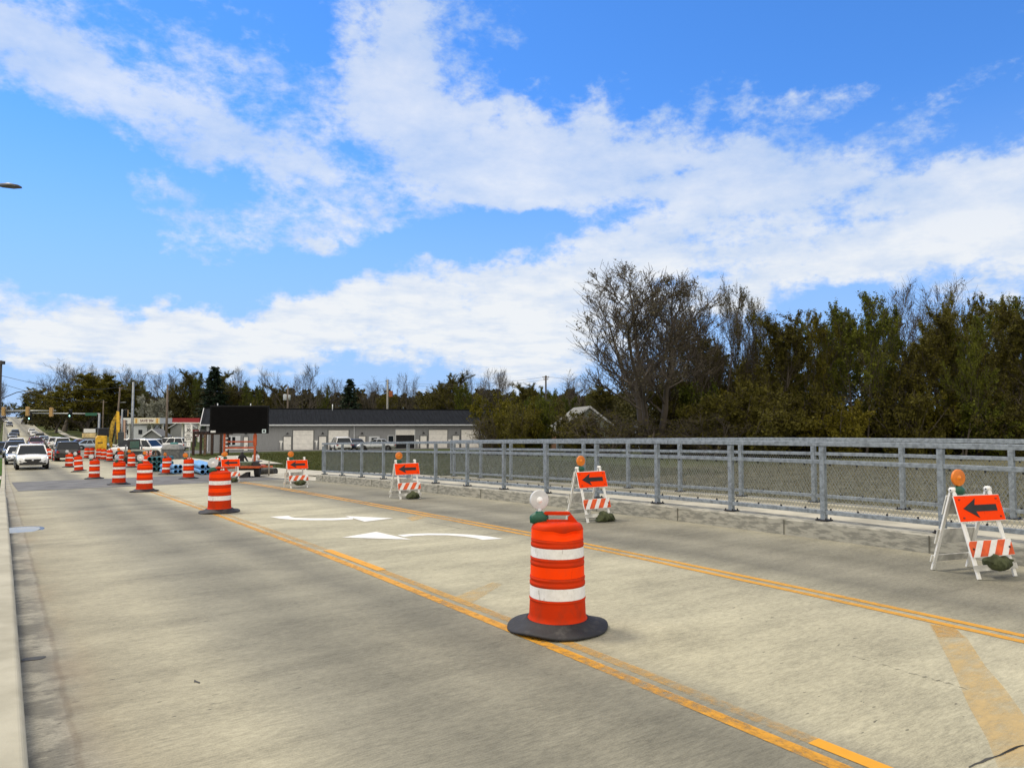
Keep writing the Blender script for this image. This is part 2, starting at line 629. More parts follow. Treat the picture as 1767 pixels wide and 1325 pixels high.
def concrete_road():
    m = bpy.data.materials.new('brushed_concrete_deck')
    m.use_nodes = True
    g = NG(m.node_tree)
    b = g.n['Principled BSDF']
    P = g.node('ShaderNodeNewGeometry').outputs['Position']
    s = g.node('ShaderNodeSeparateXYZ')
    g.l.new(P, s.inputs[0])

    def mp(sc, rot=radians(33)):
        n = g.node('ShaderNodeMapping')
        n.inputs['Scale'].default_value = sc
        n.inputs['Rotation'].default_value = (0, 0, rot)
        g.l.new(P, n.inputs[0])
        return n.outputs[0]
    lane = g.math('ADD', s.outputs[0], g.math('MULTIPLY', g.math('SUBTRACT', g.noise(mp((.25, .12, 1)), 1, 3), .5), 1.3))
    base = g.ramp(g.math('DIVIDE', lane, 11.0), [
        (0.0, (.265, .26, .225)), (.030, (.29, .282, .24)), (.050, (.31, .288, .215)), (.11, (.345, .325, .245)), (.165, (.25, .24, .19)), (.215, (.195, .188, .150)), (.265, (.245, .235, .185)), (.315, (.175, .169, .136)), (.35, (.215, .206, .163)),
        (.39, (.375, .355, .265)), (.50, (.40, .38, .285)), (.61, (.375, .355, .268)), (.675, (.28, .268, .207)), (.74, (.165, .159, .128)), (.81, (.235, .225, .18)), (.87, (.18, .173, .138)), (.94, (.235, .226, .182)), (1.0, (.30, .288, .23))])
    # the gutter strip is a paler, greyer pour with a worn seam
    gx = g.math('MULTIPLY_ADD', g.math('SUBTRACT', g.noise(mp((3, 3, 1)), 1.0, 4), .5), .07, s.outputs[0])
    gx = g.math('MULTIPLY_ADD', s.outputs[1], -.0085, gx)
    base = g.mix(g.math('MULTIPLY', g.smooth(gx, .43, .39), .85), base, (.335, .322, .275))
    seam = g.math('MULTIPLY', g.smooth(gx, .385, .405), g.smooth(gx, .445, .42))
    base = g.mix(g.math('MULTIPLY', seam, .35), base, (.16, .135, .10))
    blot = g.noise(mp((.45, .85, 1)), 1.0, 8, .7)
    streak = g.noise(mp((1.0, 9, 1)), 1.0, 6, .7)
    streak2 = g.noise(mp((.12, 3.2, 1)), 1.0, 5, .6)
    tine = g.noise(mp((9, 55, 1)), 1.0, 4, .7)
    grit = g.noise(P, 95, 4, .8)
    k = g.math('MULTIPLY_ADD', g.math('SUBTRACT', blot, .5), 1.2, .875)
    k = g.math('MULTIPLY_ADD', g.math('SUBTRACT', streak, .5), .42, k)
    k = g.math('MULTIPLY_ADD', g.math('SUBTRACT', streak2, .5), .28, k)
    k = g.math('MULTIPLY_ADD', g.math('SUBTRACT', g.smooth(tine, .33, .67), .5), .24, k)
    k = g.math('MULTIPLY_ADD', g.math('SUBTRACT', g.smooth(grit, .34, .66), .5), .25, k)
    k = g.math('MULTIPLY_ADD', g.math('SUBTRACT', g.smooth(g.noise(mp((14, 24, 1)), 1.0, 5, .75), .35, .65), .5), .15, k)
    # dark stains of the gutter, wide across and short along the road
    gut = g.math('MULTIPLY', g.smooth(g.math('MULTIPLY_ADD', g.math('SUBTRACT', g.noise(mp((2, 3, 1)), 1.0, 4), .5), .35, s.outputs[0]), .60, .36), g.smooth(g.noise(mp((1.2, 1.6, 1)), 1.0, 6, .68), .44, .54))
    k = g.math('MULTIPLY', k, g.math('MULTIPLY_ADD', gut, -.45, 1.0))
    # scattered dark chips and pop-outs
    chip = g.math('MULTIPLY', g.smooth(g.noise(mp((9, 26, 1)), 1.0, 2, .5), .695, .72), g.math('MAXIMUM', g.smooth(g.noise(mp((.5, .5, 1)), 1.0, 3), .46, .60), g.smooth(s.outputs[0], .9, .45)))
    k = g.math('MULTIPLY', k, g.math('MULTIPLY_ADD', chip, -.62, 1.0))
    col = g.mix(1.0, base, k, 'MULTIPLY')
    col = g.mix(1.0, col, (1.015, 1.0, .945), 'MULTIPLY')
    g.l.new(col, b.inputs['Base Color'])
    # rusty bloom along the gutter seam
    ru = g.math('MULTIPLY', g.math('MULTIPLY', g.smooth(s.outputs[0], .36, .48), g.smooth(s.outputs[0], .85, .52)), g.smooth(g.noise(mp((1.2, .6, 1)), 1.0, 4), .42, .68))
    g.l.new(g.mix(g.math('MULTIPLY', ru, .30), col, (.24, .17, .10)), b.inputs['Base Color'])
    g.l.new(g.math('MULTIPLY_ADD', gut, -.05, .85), b.inputs['Roughness'])
    b.inputs['Specular IOR Level'].default_value = .35
    bn = g.node('ShaderNodeBump')
    bn.inputs['Strength'].default_value = .35
    bn.inputs['Distance'].default_value = .008
    g.l.new(g.math('ADD', tine, g.math('MULTIPLY', grit, .6)), bn.inputs['Height'])
    g.l.new(bn.outputs[0], b.inputs['Normal'])
    return m


deck_m = concrete_road()
mb = MB()
ribbon(mb, YS, xl, xr, zr, nsub=4)
tag(mb.build('road', deck_m), kind='structure')

# cross street beyond the work zone
asph_m = mat('grey_asphalt', (.105, .105, .105), .85, var=.25, scale=1.5, bump=.3, bscale=60)
mb = MB()
xs = list(np.arange(-90, xl(92) + .01, 4.0)) + [xl(92)]
for a, b_ in ((-90.0, xl(94)), (xr(94), 170.0)):
    n = 40
    vs, fs = [], []
    for i in range(n + 1):
        x = a + (b_ - a)*i/n
        for y in (87.5, 94, 101):
            vs.append((x, y, T(x, y) + .035 if abs(x - (xl(94) + xr(94))/2) > 11 else zr(y) + .004))
    for i in range(n):
        for k in range(2):
            fs.append((i*3 + k, i*3 + k + 1, i*3 + k + 4, i*3 + k + 3))
    mb.add(vs, fs, 0, True)
tag(mb.build('cross_street', asph_m), kind='structure')

# asphalt patch at the end of the bridge deck
mb = MB()
ribbon(mb, [32.4, 34, 36, 38, 40, 42, 43.2], lambda y: .85, lambda y: 10.9, lambda y: zr(y) + .006)
tag(mb.build('asphalt_patch', mat('patch_asphalt', (.120, .117, .108), .8, var=.25, scale=1.2, bump=.3, bscale=80)), kind='structure')

conc = mat('cast_concrete', (.40, .375, .285), .85, var=.22, scale=1.6, bump=.25, bscale=50, col2=(.30, .28, .21))
conc_stain = mat('stained_concrete', (.36, .345, .285), .85, scale=8, bump=.5, bscale=45, col2=(.21, .205, .172), stretch=(1, .55, 2.2), thr=(.42, .60))
walk_m = mat('sidewalk_concrete', (.42, .395, .315), .85, var=.18, scale=1.1, bump=.2, bscale=60)

# left parapet kerb of the bridge
mb = MB()
ys_l = [float(y) for y in np.arange(-8, 28.6, 1.0)] + [28.4]
extrude_profile(mb, ys_l, lambda y: [(xl(y) + .012, zr(y) - .2), (xl(y) + .004, zr(y) + .27), (xl(y) - .02, zr(y) + .30), (xl(y) - .55, zr(y) + .31), (xl(y) - .60, zr(y) - .2)])
tag(mb.build('parapet_kerb', conc, bevel=.012), 'long low concrete kerb of the bridge along the left edge of the lane', 'kerb')
# left walk, verge kerb and verge walk
mb = MB()
ribbon(mb, [float(y) for y in np.arange(-8, 29, 1.0)], lambda y: xl(y) - 2.6, lambda y: xl(y) - .61, lambda y: zr(y) + .10)
ribbon(mb, [float(y) for y in np.arange(44, 50, 1.0)], lambda y: xl(y) - 2.4, lambda y: xl(y) - .16, lambda y: zr(y) + .13)
tag(mb.build('left_sidewalk', walk_m), kind='structure')
mb = MB()
ys_v = [28.9] + [float(y) for y in np.arange(30, 86, 1.5)]
extrude_profile(mb, ys_v, lambda y: [(xl(y) + .01, zr(y) - .2), (xl(y) - .01, zr(y) + .14), (xl(y) - .15, zr(y) + .15), (xl(y) - .17, zr(y) - .2)])
ys_v = [103.0] + [float(y) for y in np.arange(110, 500, 12)]
extrude_profile(mb, ys_v, lambda y: [(xl(y) + .01, zr(y) - .2), (xl(y) - .01, zr(y) + .14), (xl(y) - .15, zr(y) + .15), (xl(y) - .17, zr(y) - .2)])
extrude_profile(mb, ys_v, lambda y: [(xr(y) - .01, zr(y) - .2), (xr(y) + .01, zr(y) + .14), (xr(y) + .35, zr(y) + .15), (xr(y) + .37, zr(y) - .2)])
tag(mb.build('street_kerb', conc), kind='structure')
# grass strip left of the street kerb: the land there is lifted to the kerb top
mb = MB()
ribbon(mb, [29.2] + [float(y) for y in np.arange(31, 44, 1.0)], lambda y: xl(y) - 4, lambda y: xl(y) - .16, lambda y: zr(y) + .14)
ribbon(mb, [float(y) for y in np.arange(50, 86, 1.5)], lambda y: xl(y) - 4, lambda y: xl(y) - .16, lambda y: zr(y) + .14)
tag(mb.build('left_verge', grass_mat('mown_grass', [(.035, .085, .008), (.055, .11, .014), (.08, .12, .03)])), kind='structure')
# right walk of the far street, climbing the hill
mb = MB()
ribbon(mb, [float(y) for y in np.arange(103, 470, 8)], lambda y: xr(y) + lerp_tab([(100, 5), (200, 3.4), (300, 4.5), (500, 4)], y), lambda y: xr(y) + lerp_tab([(100, 6.6), (200, 5), (300, 6.2), (500, 6)], y), lambda y: T(xr(y) + 5.5, y) + .06 if y < 430 else zr(y) + .2)
tag(mb.build('far_sidewalk', walk_m), kind='structure')

# right kerb, shared path behind it, outer kerb
KX = 10.97
mb = MB()
ys_k = [-14.0, -8.0] + [float(y) for y in np.arange(-4, 29.3, .75)] + [29.3]
extrude_profile(mb, ys_k, lambda y: [(KX, zr(y) - .2), (KX + .012, zr(y) + .245), (KX + .030, zr(y) + .265), (KX + .47, zr(y) + .272), (KX + .49, zr(y) - .2)])
for y in np.arange(-2, 29, 2.35):
    mb.box((KX + .014, y, zr(y) + .10), (.030, .014, .30), 1)  # thin dark joint strips on the kerb face
tag(mb.build('bridge_kerb', [conc_stain, mat('kerb_joint_dark', (.13, .125, .10), .9)]), 'stained concrete kerb carrying the near railing of the bridge path', 'kerb')
mb = MB()
ys_p = [-14.0, -6.0] + [float(y) for y in np.arange(0, 90, 1.5)]
ribbon(mb, ys_p, lambda y: KX + .492 if y < 30 else KX + .9 + (y - 30)*.02, lambda y: 14.5 + .8*sm(20, 40, y), lambda y: zr(y) + .17 - .08*sm(26, 40, y))
tag(mb.build('bridge_path', walk_m), kind='structure')
mb = MB()
extrude_profile(mb, [-14.0, -6.0] + [float(y) for y in np.arange(0, 24.3, 1.5)] + [24.2], lambda y: [(13.95, zr(y) + .1), (13.95, zr(y) + .232), (14.52, zr(y) + .232), (14.54, zr(y) - 1.6), (13.95, zr(y) - 1.6)])
tag(mb.build('outer_kerb', conc), kind='structure')
# sloped apron between the end of the bridge kerb and the street
mb = MB()
ribbon(mb, [29.32, 31, 33, 36, 40, 46, 55, 70, 86], lambda y: KX if y < 50 else xr(y), lambda y: KX + .92 + (y - 30)*.02 + .01, lambda y: zr(y) + .012, lambda y: zr(y) + .095)
tag(mb.build('sidewalk_apron', walk_m), kind='structure')


# ------------------------------------------------------------------ paint on the road
def worn_paint(name, col, wear, ws=5.0, stretch=(1, 1, 1), soft=.2, amax=.9):
    m = bpy.data.materials.new(name)
    m.use_nodes = True
    g = NG(m.node_tree)
    b = g.n['Principled BSDF']
    P = g.node('ShaderNodeNewGeometry').outputs['Position']
    n = g.node('ShaderNodeMapping')
    n.inputs['Scale'].default_value = stretch
    g.l.new(P, n.inputs[0])
    a = g.noise(n.outputs[0], ws, 6, .7)
    c = g.noise(n.outputs[0], .35, 2, .5)
    f = g.math('ADD', a, g.math('MULTIPLY', g.math('SUBTRACT', c, .5), .9))
    g.l.new(g.mix(a, col, tuple(v*.72 for v in col)), b.inputs['Base Color'])
    b.inputs['Roughness'].default_value = .65
    g.l.new(g.math('MULTIPLY', g.smooth(f, wear + soft, wear - soft), amax), b.inputs['Alpha'])
    return m


yellow = worn_paint('worn_yellow_paint', (.70, .33, .015), .60, 9, (1.5, 1.2, 1), .26, .9)
yellow_thin = worn_paint('thin_yellow_paint', (.64, .36, .07), .50, 9, (1.5, 1.4, 1), .30, .75)
yellow_new = worn_paint('fresh_yellow_paint', (.78, .36, .01), .85, 7)
white_road = worn_paint('white_road_paint', (.84, .83, .78), .84, 11, (1, 1, 1), .2, .96)
ghost = worn_paint('scraped_yellow_paint', (.66, .46, .18), .56, 3.0, (1.5, 3, 1), .30, .62)


def line_strip(mbx, x, w, y0, y1, lift=.004, mi=0, x1=None):
    n = max(2, int((y1 - y0)/1.0))
    ys = [y0 + (y1 - y0)*i/n for i in range(n + 1)]
    x1 = x if x1 is None else x1
    f = lambda y: x + (x1 - x)*(y - y0)/(y1 - y0)
    ribbon(mbx, ys, lambda y: f(y) - w/2, lambda y: f(y) + w/2, lambda y: zr(y) + lift, mi=mi)


def xline(px, py):
    p = road_hit(px, py)
    return p.x, p.y


pa = road_hit(1450, 1325)
pb = road_hit(300, 862)
XL0 = pa.x + (pb.x - pa.x)*(0 - pa.y)/(pb.y - pa.y)
XLs = (pb.x - pa.x)/(pb.y - pa.y)
fL = lambda y: XL0 + XLs*y
mb = MB()
line_strip(mb, fL(-8), .11, -8, 31.5, x1=fL(31.5))
line_strip(mb, fL(-8) + .19, .11, -8, road_hit(1400, 1280).y, x1=fL(2) + .19, mi=2)
line_strip(mb, fL(2) + .19, .11, road_hit(1400, 1280).y, 31.5, x1=fL(31.5) + .19, mi=1)
q0, q1 = road_hit(660, 984), road_hit(560, 950)
line_strip(mb, fL(q0.y) + .19, .13, q0.y, q1.y, lift=.006, mi=2, x1=fL(q1.y) + .19)
line_strip(mb, fL(-8) + .095, .02, -8, 1, lift=.002)
tag(mb.build('yellow_line', [yellow, yellow_thin, yellow_new]), kind='structure')
pa = road_hit(1767, 1104)
pb = road_hit(560, 856)
XRs = (pb.x - pa.x)/(pb.y - pa.y)
fR = lambda y: pa.x + XRs*(y - pa.y)
mb = MB()
line_strip(mb, fR(-8) - .07, .10, -8, 31.5, x1=fR(31.5) - .07)
line_strip(mb, fR(-8) + .13, .10, -8, 31.5, x1=fR(31.5) + .13)
tag(mb.build('yellow_line', yellow_new if False else worn_paint('yellow_paint_right', (.68, .33, .02), .66, 9, (1.5, 1.2, 1), .25, .9)), kind='structure')


def ground_poly(mbx, px_pts, lift=.005, mi=0):
    vs = []
    for (x, y) in px_pts:
        p = road_hit(x, y)
        vs.append((p.x, p.y, zr(p.y) + lift))
    mbx.add(vs, [tuple(range(len(vs)))], mi)


z7 = lambda pts: [(400 + x*.28296, 760 + y*.28296) for x, y in pts]
mb = MB()
arrow1 = z7([(232, 466), (345, 459), (362, 467), (385, 472), (480, 475), (620, 474), (735, 468)]) , z7([(740, 481), (620, 487), (470, 487), (360, 483), (290, 477)])
top, bot = arrow1
for i in range(len(bot) - 1):
    pass
ground_poly(mb, top[:3] + [bot[4]])
ground_poly(mb, [top[2], top[3], bot[3], bot[4]])
ground_poly(mb, [top[3], top[4], bot[2], bot[3]])
ground_poly(mb, [top[4], top[5], bot[1], bot[2]])
ground_poly(mb, [top[5], top[6], bot[0], bot[1]])
ground_poly(mb, z7([(692, 461), (985, 475), (810, 496)]), lift=.006)
ground_poly(mb, z7([(672, 592), (880, 558), (1095, 606)]), lift=.006)
t2 = z7([(1010, 577), (1080, 571), (1200, 567), (1330, 568), (1450, 574), (1560, 584), (1655, 600)])
b2 = z7([(1050, 589), (1100, 583), (1200, 578), (1320, 579), (1420, 587), (1490, 597), (1530, 607)])
for i in range(6):
    ground_poly(mb, [t2[i], t2[i + 1], b2[i + 1], b2[i]])
tag(mb.build('turn_arrow_paint', white_road), kind='structure')
# scraped-off hatching, old faint marks
mb = MB()
ground_poly(mb, [(1603, 1076), (1642, 1080), (1668, 1100), (1700, 1150), (1735, 1190), (1767, 1235), (1767, 1325), (1722, 1325), (1705, 1280), (1670, 1215), (1640, 1145)], lift=.003)
ground_poly(mb, [(1606, 1078), (1648, 1083), (1664, 1100), (1618, 1100)], lift=.005, mi=1)
ground_poly(mb, [(780, 1032), (850, 1005), (868, 1008), (812, 1042)], lift=.003)
ground_poly(mb, [(700, 893), (738, 885), (745, 890), (712, 899)], lift=.003)
tag(mb.build('scraped_hatch_paint', [ghost, yellow_thin]), kind='structure')
# joint and cracks
crack_m = mat('crack_dark', (.05, .048, .042), .9)  # dark tone of the joint and crack lines
mb = MB()


def crack(pts, w):
    v = [road_hit(*p) for p in pts]
    vs, fs = [], []
    for i, p in enumerate(v):
        a = w*(.6 + .8*random.random())
        vs += [(p.x - a*.3, p.y - a, zr(p.y) + .003), (p.x + a*.3, p.y + a, zr(p.y) + .003)]
    for i in range(len(v) - 1):
        fs.append((2*i, 2*i + 2, 2*i + 3, 2*i + 1))
    mb.add(vs, fs)


def jag(a, b, n, j):
    return [(a[0] + (b[0] - a[0])*i/n, a[1] + (b[1] - a[1])*i/n + random.uniform(-j, j)) for i in range(n + 1)]


crack(jag((1672, 1325), (1767, 1287), 9, 1.2), .007)
crack(jag((1470, 1132), (1560, 1158), 12, 1.2), .005)
crack(jag((1560, 1158), (1670, 1190), 14, 1.5), .004)
crack(jag((730, 900), (795, 912), 8, .5), .012)
crack(jag((335, 1176), (345, 1178), 3, .3), .02)
tag(mb.build('road_cracks', crack_m), kind='structure')
mb = MB()
line_pts = [(xl(32.4) + .02, 10.93)]
ribbon(mb, [32.28, 32.4], lambda y: .25, lambda y: 10.9, lambda y: zr(y) + .009)
tag(mb.build('expansion_joint', mat('joint_grey', (.22, .22, .2), .8)), kind='structure')

# puddle and drain in the left gutter
p = road_hit(34, 915)
mb = MB()
ring = [(.40*cos(a)*(1 + .08*sin(3*a)) + p.x, p.y + .62*sin(a)*(1 + .1*cos(2*a)), zr(p.y) + .004) for a in [2*pi*i/28 for i in range(28)]]
ring2 = [(.33*cos(a)*(1 + .08*sin(3*a)) + p.x, p.y + .52*sin(a)*(1 + .1*cos(2*a)), zr(p.y) + .009) for a in [2*pi*i/28 for i in range(28)]]
mb.add([(max(x, xl(y) + .03), y, z) for x, y, z in ring], [tuple(range(28))], 1)
mb.add([(max(x, xl(y) + .03), y, z) for x, y, z in ring2], [tuple(range(28))], 0)
tag(mb.build('puddle', [mat('still_water', (.10, .11, .12), .03, var=.05, spec=1.0), mat('wet_concrete', (.07, .07, .068), .25, var=.3)]), kind='structure')
p = road_hit(58, 1137)
mb = MB()
ring = [(.085*cos(a) + p.x, p.y + .055*sin(a)*(1 + .25*cos(2*a + 1)), zr(p.y) + .004) for a in [2*pi*i/20 for i in range(20)]]
mb.add(ring, [tuple(range(20))], 0)
tag(mb.build('drain_hole', mat('drain_dark', (.03, .03, .027), .7)), 'small dark oval drain hole in the gutter of the left lane', 'drain')


# ------------------------------------------------------------------ railings of the bridge path
def railing(label, X, y_start, n_posts, step, height, base_dz, mesh_sp, wire_r, lift_end):
    rl = thing('bridge_railing', label, 'railing', (X, y_start, zr(y_start)))
    o = Vector((X, y_start, zr(y_start)))
    ys = [y_start - i*step for i in range(n_posts)]
    zb = lambda y: zr(y) + base_dz
    top, mid, low = height - .045, height - .335, .14
    for y in ys:
        pmb = MB()
        pmb.box((0, 0, height/2 - .04), (.088, .085, height - .08))
        po = pmb.build('post', galv, rl, bevel=.006)
        po.location = Vector((X, y, zb(y))) - o
        bmb = MB()
        bmb.box((0, 0, .012), (.20, .20, .02))
        for sx in (-1, 1):
            for sy in (-1, 1):
                bmb.tube([(sx*.075, sy*.075, .02), (sx*.075, sy*.075, .05)], .013, 6)
        bp = bmb.build('base_plate', dark_metal, po)
    def rail(name, z, w, h, off=0.0):
        r = MB()
        yy = [ys[0] + .22] + [ys[0] - .9*i for i in range(0, int((ys[0] - ys[-1])/.9) + 1)] + [ys[-1] - .2]
        rings = []
        for y in yy:
            c = Vector((X + off, y, zb(y) + z)) - o
            rings.append([c + Vector((-w/2, 0, -h/2)), c + Vector((w/2, 0, -h/2)), c + Vector((w/2, 0, h/2)), c + Vector((-w/2, 0, h/2))])
        r.loft(rings, 0, smooth=False)
        # sleeve joints
        for y in ys[2::4]:
            c = Vector((X + off, y - .35, zb(y - .35) + z)) - o
            r.box(c, (w + .004, .012, h + .004), 1)
        return r.build(name, [galv, dark_metal], rl, bevel=.005)
    rail('top_rail', top + .007, .11, .076)
    rail('middle_rail', mid, .066, .066, -.088 if False else 0.0).name
    rail('bottom_rail', low, .066, .066)
    # end frame posts
    e = MB()
    e.box(Vector((X, ys[0] + .22, zb(ys[0]) + (height + low)/2 - .09)) - o, (.06, .06, height - low - .09))
    e.build('end_post', galv, rl, bevel=.004)
    # chain link: two families of slanted wires with the fence's real cell size
    w = MB()
    z0, z1 = low + .02, mid - .02
    y_hi, y_lo = ys[0] + .18, ys[-1] - .1
    hgt = z1 - z0
    slope = .62
    n = int((y_hi - y_lo + hgt*slope)/mesh_sp)
    for sgn in (-1, 1):
        for i in range(n):
            ya = y_lo - (hgt*slope if sgn > 0 else 0) + i*mesh_sp
            a = [ya, z0]
            b_ = [ya + sgn*hgt*slope, z1]
            if sgn < 0:
                a[0] = ya + 0
            # clip to the panel
            for (p_, q_) in ((a, b_), (b_, a)):
                if p_[0] < y_lo:
                    t = (y_lo - p_[0])/(q_[0] - p_[0]) if q_[0] != p_[0] else 0
                    p_[1] += (q_[1] - p_[1])*t
                    p_[0] = y_lo
                if p_[0] > y_hi:
                    t = (y_hi - p_[0])/(q_[0] - p_[0]) if q_[0] != p_[0] else 0
                    p_[1] += (q_[1] - p_[1])*t
                    p_[0] = y_hi
            if abs(a[0] - b_[0]) < .02:
                continue
            dx = .032 + .003*sgn
            A = Vector((X + dx, a[0], zb(a[0]) + a[1])) - o
            B = Vector((X + dx, b_[0], zb(b_[0]) + b_[1])) - o
            w.tube([A, B], wire_r, 3, caps=False)
    for z in (z0 + .01, z1 - .01):
        w.tube([Vector((X + .034, y, zb(y) + z)) - o for y in np.arange(y_lo, y_hi, 1.2)], .005, 4)
    for y in np.arange(y_lo, y_hi, .46):
        w.box(Vector((X + .005, y, zb(y) + mid - .05)) - o, (.03, .018, .03), 1)
        w.box(Vector((X + .005, y, zb(y) + low + .05)) - o, (.03, .018, .03), 1)
    w.build('chain_link_mesh', [mat('wire_zinc', (.30, .32, .33), .5, metal=.4), dark_metal], rl)
    return rl


railing('galvanised railing with chain link standing on the stained kerb beside the road', 11.22, 28.95, 17, 1.845, 1.30, .272, .060, .0030, 0)
railing('galvanised railing with chain link along the field side of the bridge path', 14.22, 23.6, 15, 1.845, 1.36, .232, .060, .0030, 0)


# ------------------------------------------------------------------ traffic drums
def add_light(root, loc, face, amber_lamp, name='warning_lamp', wn=False, s=1.0):
    """round lens on a short neck over a green battery case; face = rotation about z"""
    M = Matrix.Translation(loc) @ Matrix.Rotation(face, 4, 'Z')
    L = MB()
    R = Matrix.Rotation(pi/2, 4, 'X')
    prof = [(.0, .036), (.016, .034), (.026, .024), (.034, .015), (.06, .013), (.084, .009), (.094, .0), (.084, -.009), (.06, -.013), (.034, -.015), (.026, -.024), (.016, -.034), (0, -.036)]
    Mz = M @ Matrix.Translation((0, 0, .165)) @ R @ Matrix.Scale(s, 4)
    L.lathe(prof, 28, 0, Mz)
    lens = L.build(name, amber if amber_lamp else clear_lens, root)
    B = MB()
    B.tube([(0, 0, .05), (0, 0, .085)], .022, 10, 1 if amber_lamp else 2, M)
    B.lathe([(.101*s, -.016), (.106*s, -.014), (.106*s, .014), (.101*s, .016)], 28, 1 if amber_lamp else 2, Mz)
    B.build('lamp_rim', [green_plastic, mat('amber_rim', (.75, .20, .01), .4), mat('pale_rim', (.62, .63, .64), .4)], lens)
    C = MB()
    rings = []
    for (z, sx, sy) in ((-.050, .06, .04), (-.040, .088, .050), (.010, .092, .052), (.030, .080, .046), (.050, .042, .034), (.062, .026, .026)):
        rings.append([(sx*cos(a)*(1 if abs(cos(a)) < .8 else 1.02), sy*sin(a), z) for a in [2*pi*k/20 for k in range(20)]])
    C.loft(rings, 0, M)
    C.build('battery_case', green_plastic, lens)
    return lens


def drum(label, dent=False, lamp=None, lamp_dx=-.165):
    r = thing('traffic_drum', label, 'traffic drum', group='orange drums closing the lane')
    random.seed(5)

    def dfn(p):
        if not dent:
            return p
        a = atan2(p.y, p.x) + pi/2                 # 0 faces -y
        k = exp(-((a - .30)/.62)**2)*exp(-((p.z - .875)/.055)**2)
        q = p.copy()
        q.y += .055*k
        q.z -= .020*k*(1 + .5*sin(a*7))
        k2 = exp(-((a - .75)/.25)**2)*exp(-((p.z - .865)/.02)**2)
        q.y += .03*k2
        return q
    b = MB()
    b.lathe([(.02, .05), (.268, .052), (.276, .06), (.276, .085), (.268, .10), (.260, .118), (.2575, .14), (.2525, .255), (.2525, .262), (.257, .268), (.257, .278), (.2495, .284),
             (.2485, .395), (.253, .40), (.2535, .424), (.248, .43), (.2475, .446), (.2525, .452), (.252, .468), (.2445, .474), (.2425, .578), (.2475, .584), (.2475, .603), (.243, .609), (.243, .622), (.247, .628), (.2465, .640), (.2395, .646),
             (.2385, .742), (.2425, .748), (.2425, .766), (.238, .772), (.238, .784), (.241, .79), (.241, .802), (.2355, .808)] +
            [(.2355, z) for z in (.82, .835, .85, .862, .874, .886, .898)] + [(.234, .905), (.228, .922), (.214, .938), (.190, .950), (.12, .957), (.0, .958)], 56, 0, fn=dfn)
    b.build('drum_body', orange_plastic, r)
    def band(z0, z1, r0, r1, m, nm, n=6):
        k = MB()
        zs = [z0 + (z1 - z0)*i/n for i in range(n + 1)]
        k.lathe([(r0 + (r1 - r0)*i/n + .0022, zs[i]) for i in range(n + 1)], 56, 0, fn=dfn)
        k.f = k.f[:-2]
        k.m = k.m[:-2]
        k.sm = k.sm[:-2]
        return k.build(nm, m, r)
    band(.288, .392, .2495, .2485, white_sheet_d, 'white_band')
    band(.650, .738, .2393, .2386, white_sheet_d, 'white_band')
    band(.478, .574, .2443, .2426, orange_sheet, 'orange_band')
    band(.812, .896, .2355, .2355, orange_sheet, 'orange_band', 10)
    h = MB()
    # handle: a flat upright plate with a slot
    def plate(poly):
        h.prism(poly, -.016, .016, 0)
    plate([(-.205, .93), (-.130, 1.022), (-.098, 1.000), (-.098, .93)])
    plate([(.205, .93), (.098, .93), (.098, 1.000), (.130, 1.022)])
    plate([(-.130, 1.022), (-.110, 1.045), (.110, 1.045), (.130, 1.022), (.098, 1.012), (-.098, 1.012)])
    plate([(-.098, .93), (-.098, .972), (.098, .972), (.098, .93)])
    h.build('handle', orange_plastic, r, bevel=.006)
    k = MB()
    random.seed(3)
    def wob(p):
        a = atan2(p.y, p.x)
        f = max(0, (hypot(p.x, p.y) - .30)/.14)
        return Vector((p.x*(1 + f*.022*sin(2*a + .6)), p.y*(1 + f*.015*sin(3*a)), p.z + f*(.006 + .010*sin(3*a + 1) + .006*sin(5*a))))
    k.lathe([(.27, .0), (.44, .0), (.452, .006), (.452, .018), (.44, .026), (.38, .044), (.325, .066), (.295, .090), (.272, .092), (.27, .08)], 56, 0, fn=wob)
    k.build('rubber_base', black_rubber, r)
    if lamp:
        add_light(r, (lamp_dx, -.0, .985), .42 if dent else 0, lamp == 'amber', s=.92 if dent else 1.05)
    return r


def scuffed(name, c1, c2, cs, amt, spec=.4):
    m = bpy.data.materials.new(name)
    m.use_nodes = True
    g = NG(m.node_tree)
    b = g.n['Principled BSDF']
    tcn = g.node('ShaderNodeTexCoord').outputs['Object']
    oi = g.node('ShaderNodeObjectInfo').outputs['Random']
    off = g.node('ShaderNodeCombineXYZ')
    for k in range(3):
        g.l.new(g.math('MULTIPLY', oi, 37.0 + 11*k), off.inputs[k])
    P = g.vmath('ADD', tcn, off.outputs[0])
    f = None
    for rot, sc in ((.6, (20, 20, 3)), (-.9, (16, 16, 2.4)), (1.5, (30, 30, 4))):
        mp = g.node('ShaderNodeMapping')
        mp.inputs['Rotation'].default_value = (rot, rot*.8, 0)
        mp.inputs['Scale'].default_value = sc
        g.l.new(P, mp.inputs[0])
        a = g.smooth(g.noise(mp.outputs[0], 1.6, 4, .65), .64, .70)
        f = a if f is None else g.math('MAXIMUM', f, a)
    big = g.noise(P, 6, 3)
    f = g.math('MULTIPLY', f, g.smooth(big, .46, .60))
    grime = g.noise(P, 11, 6, .72)
    base = g.mix(g.smooth(grime, .40, .72), c1, c2)
    g.l.new(g.mix(g.math('MULTIPLY', f, amt), base, cs), b.inputs['Base Color'])
    b.inputs['Roughness'].default_value = .42
    b.inputs['Specular IOR Level'].default_value = spec
    bn = g.node('ShaderNodeBump')
    bn.inputs['Strength'].default_value = .12
    bn.inputs['Distance'].default_value = .01
    g.l.new(g.noise(tcn, 9, 3), bn.inputs['Height'])
    g.l.new(bn.outputs[0], b.inputs['Normal'])
    return m


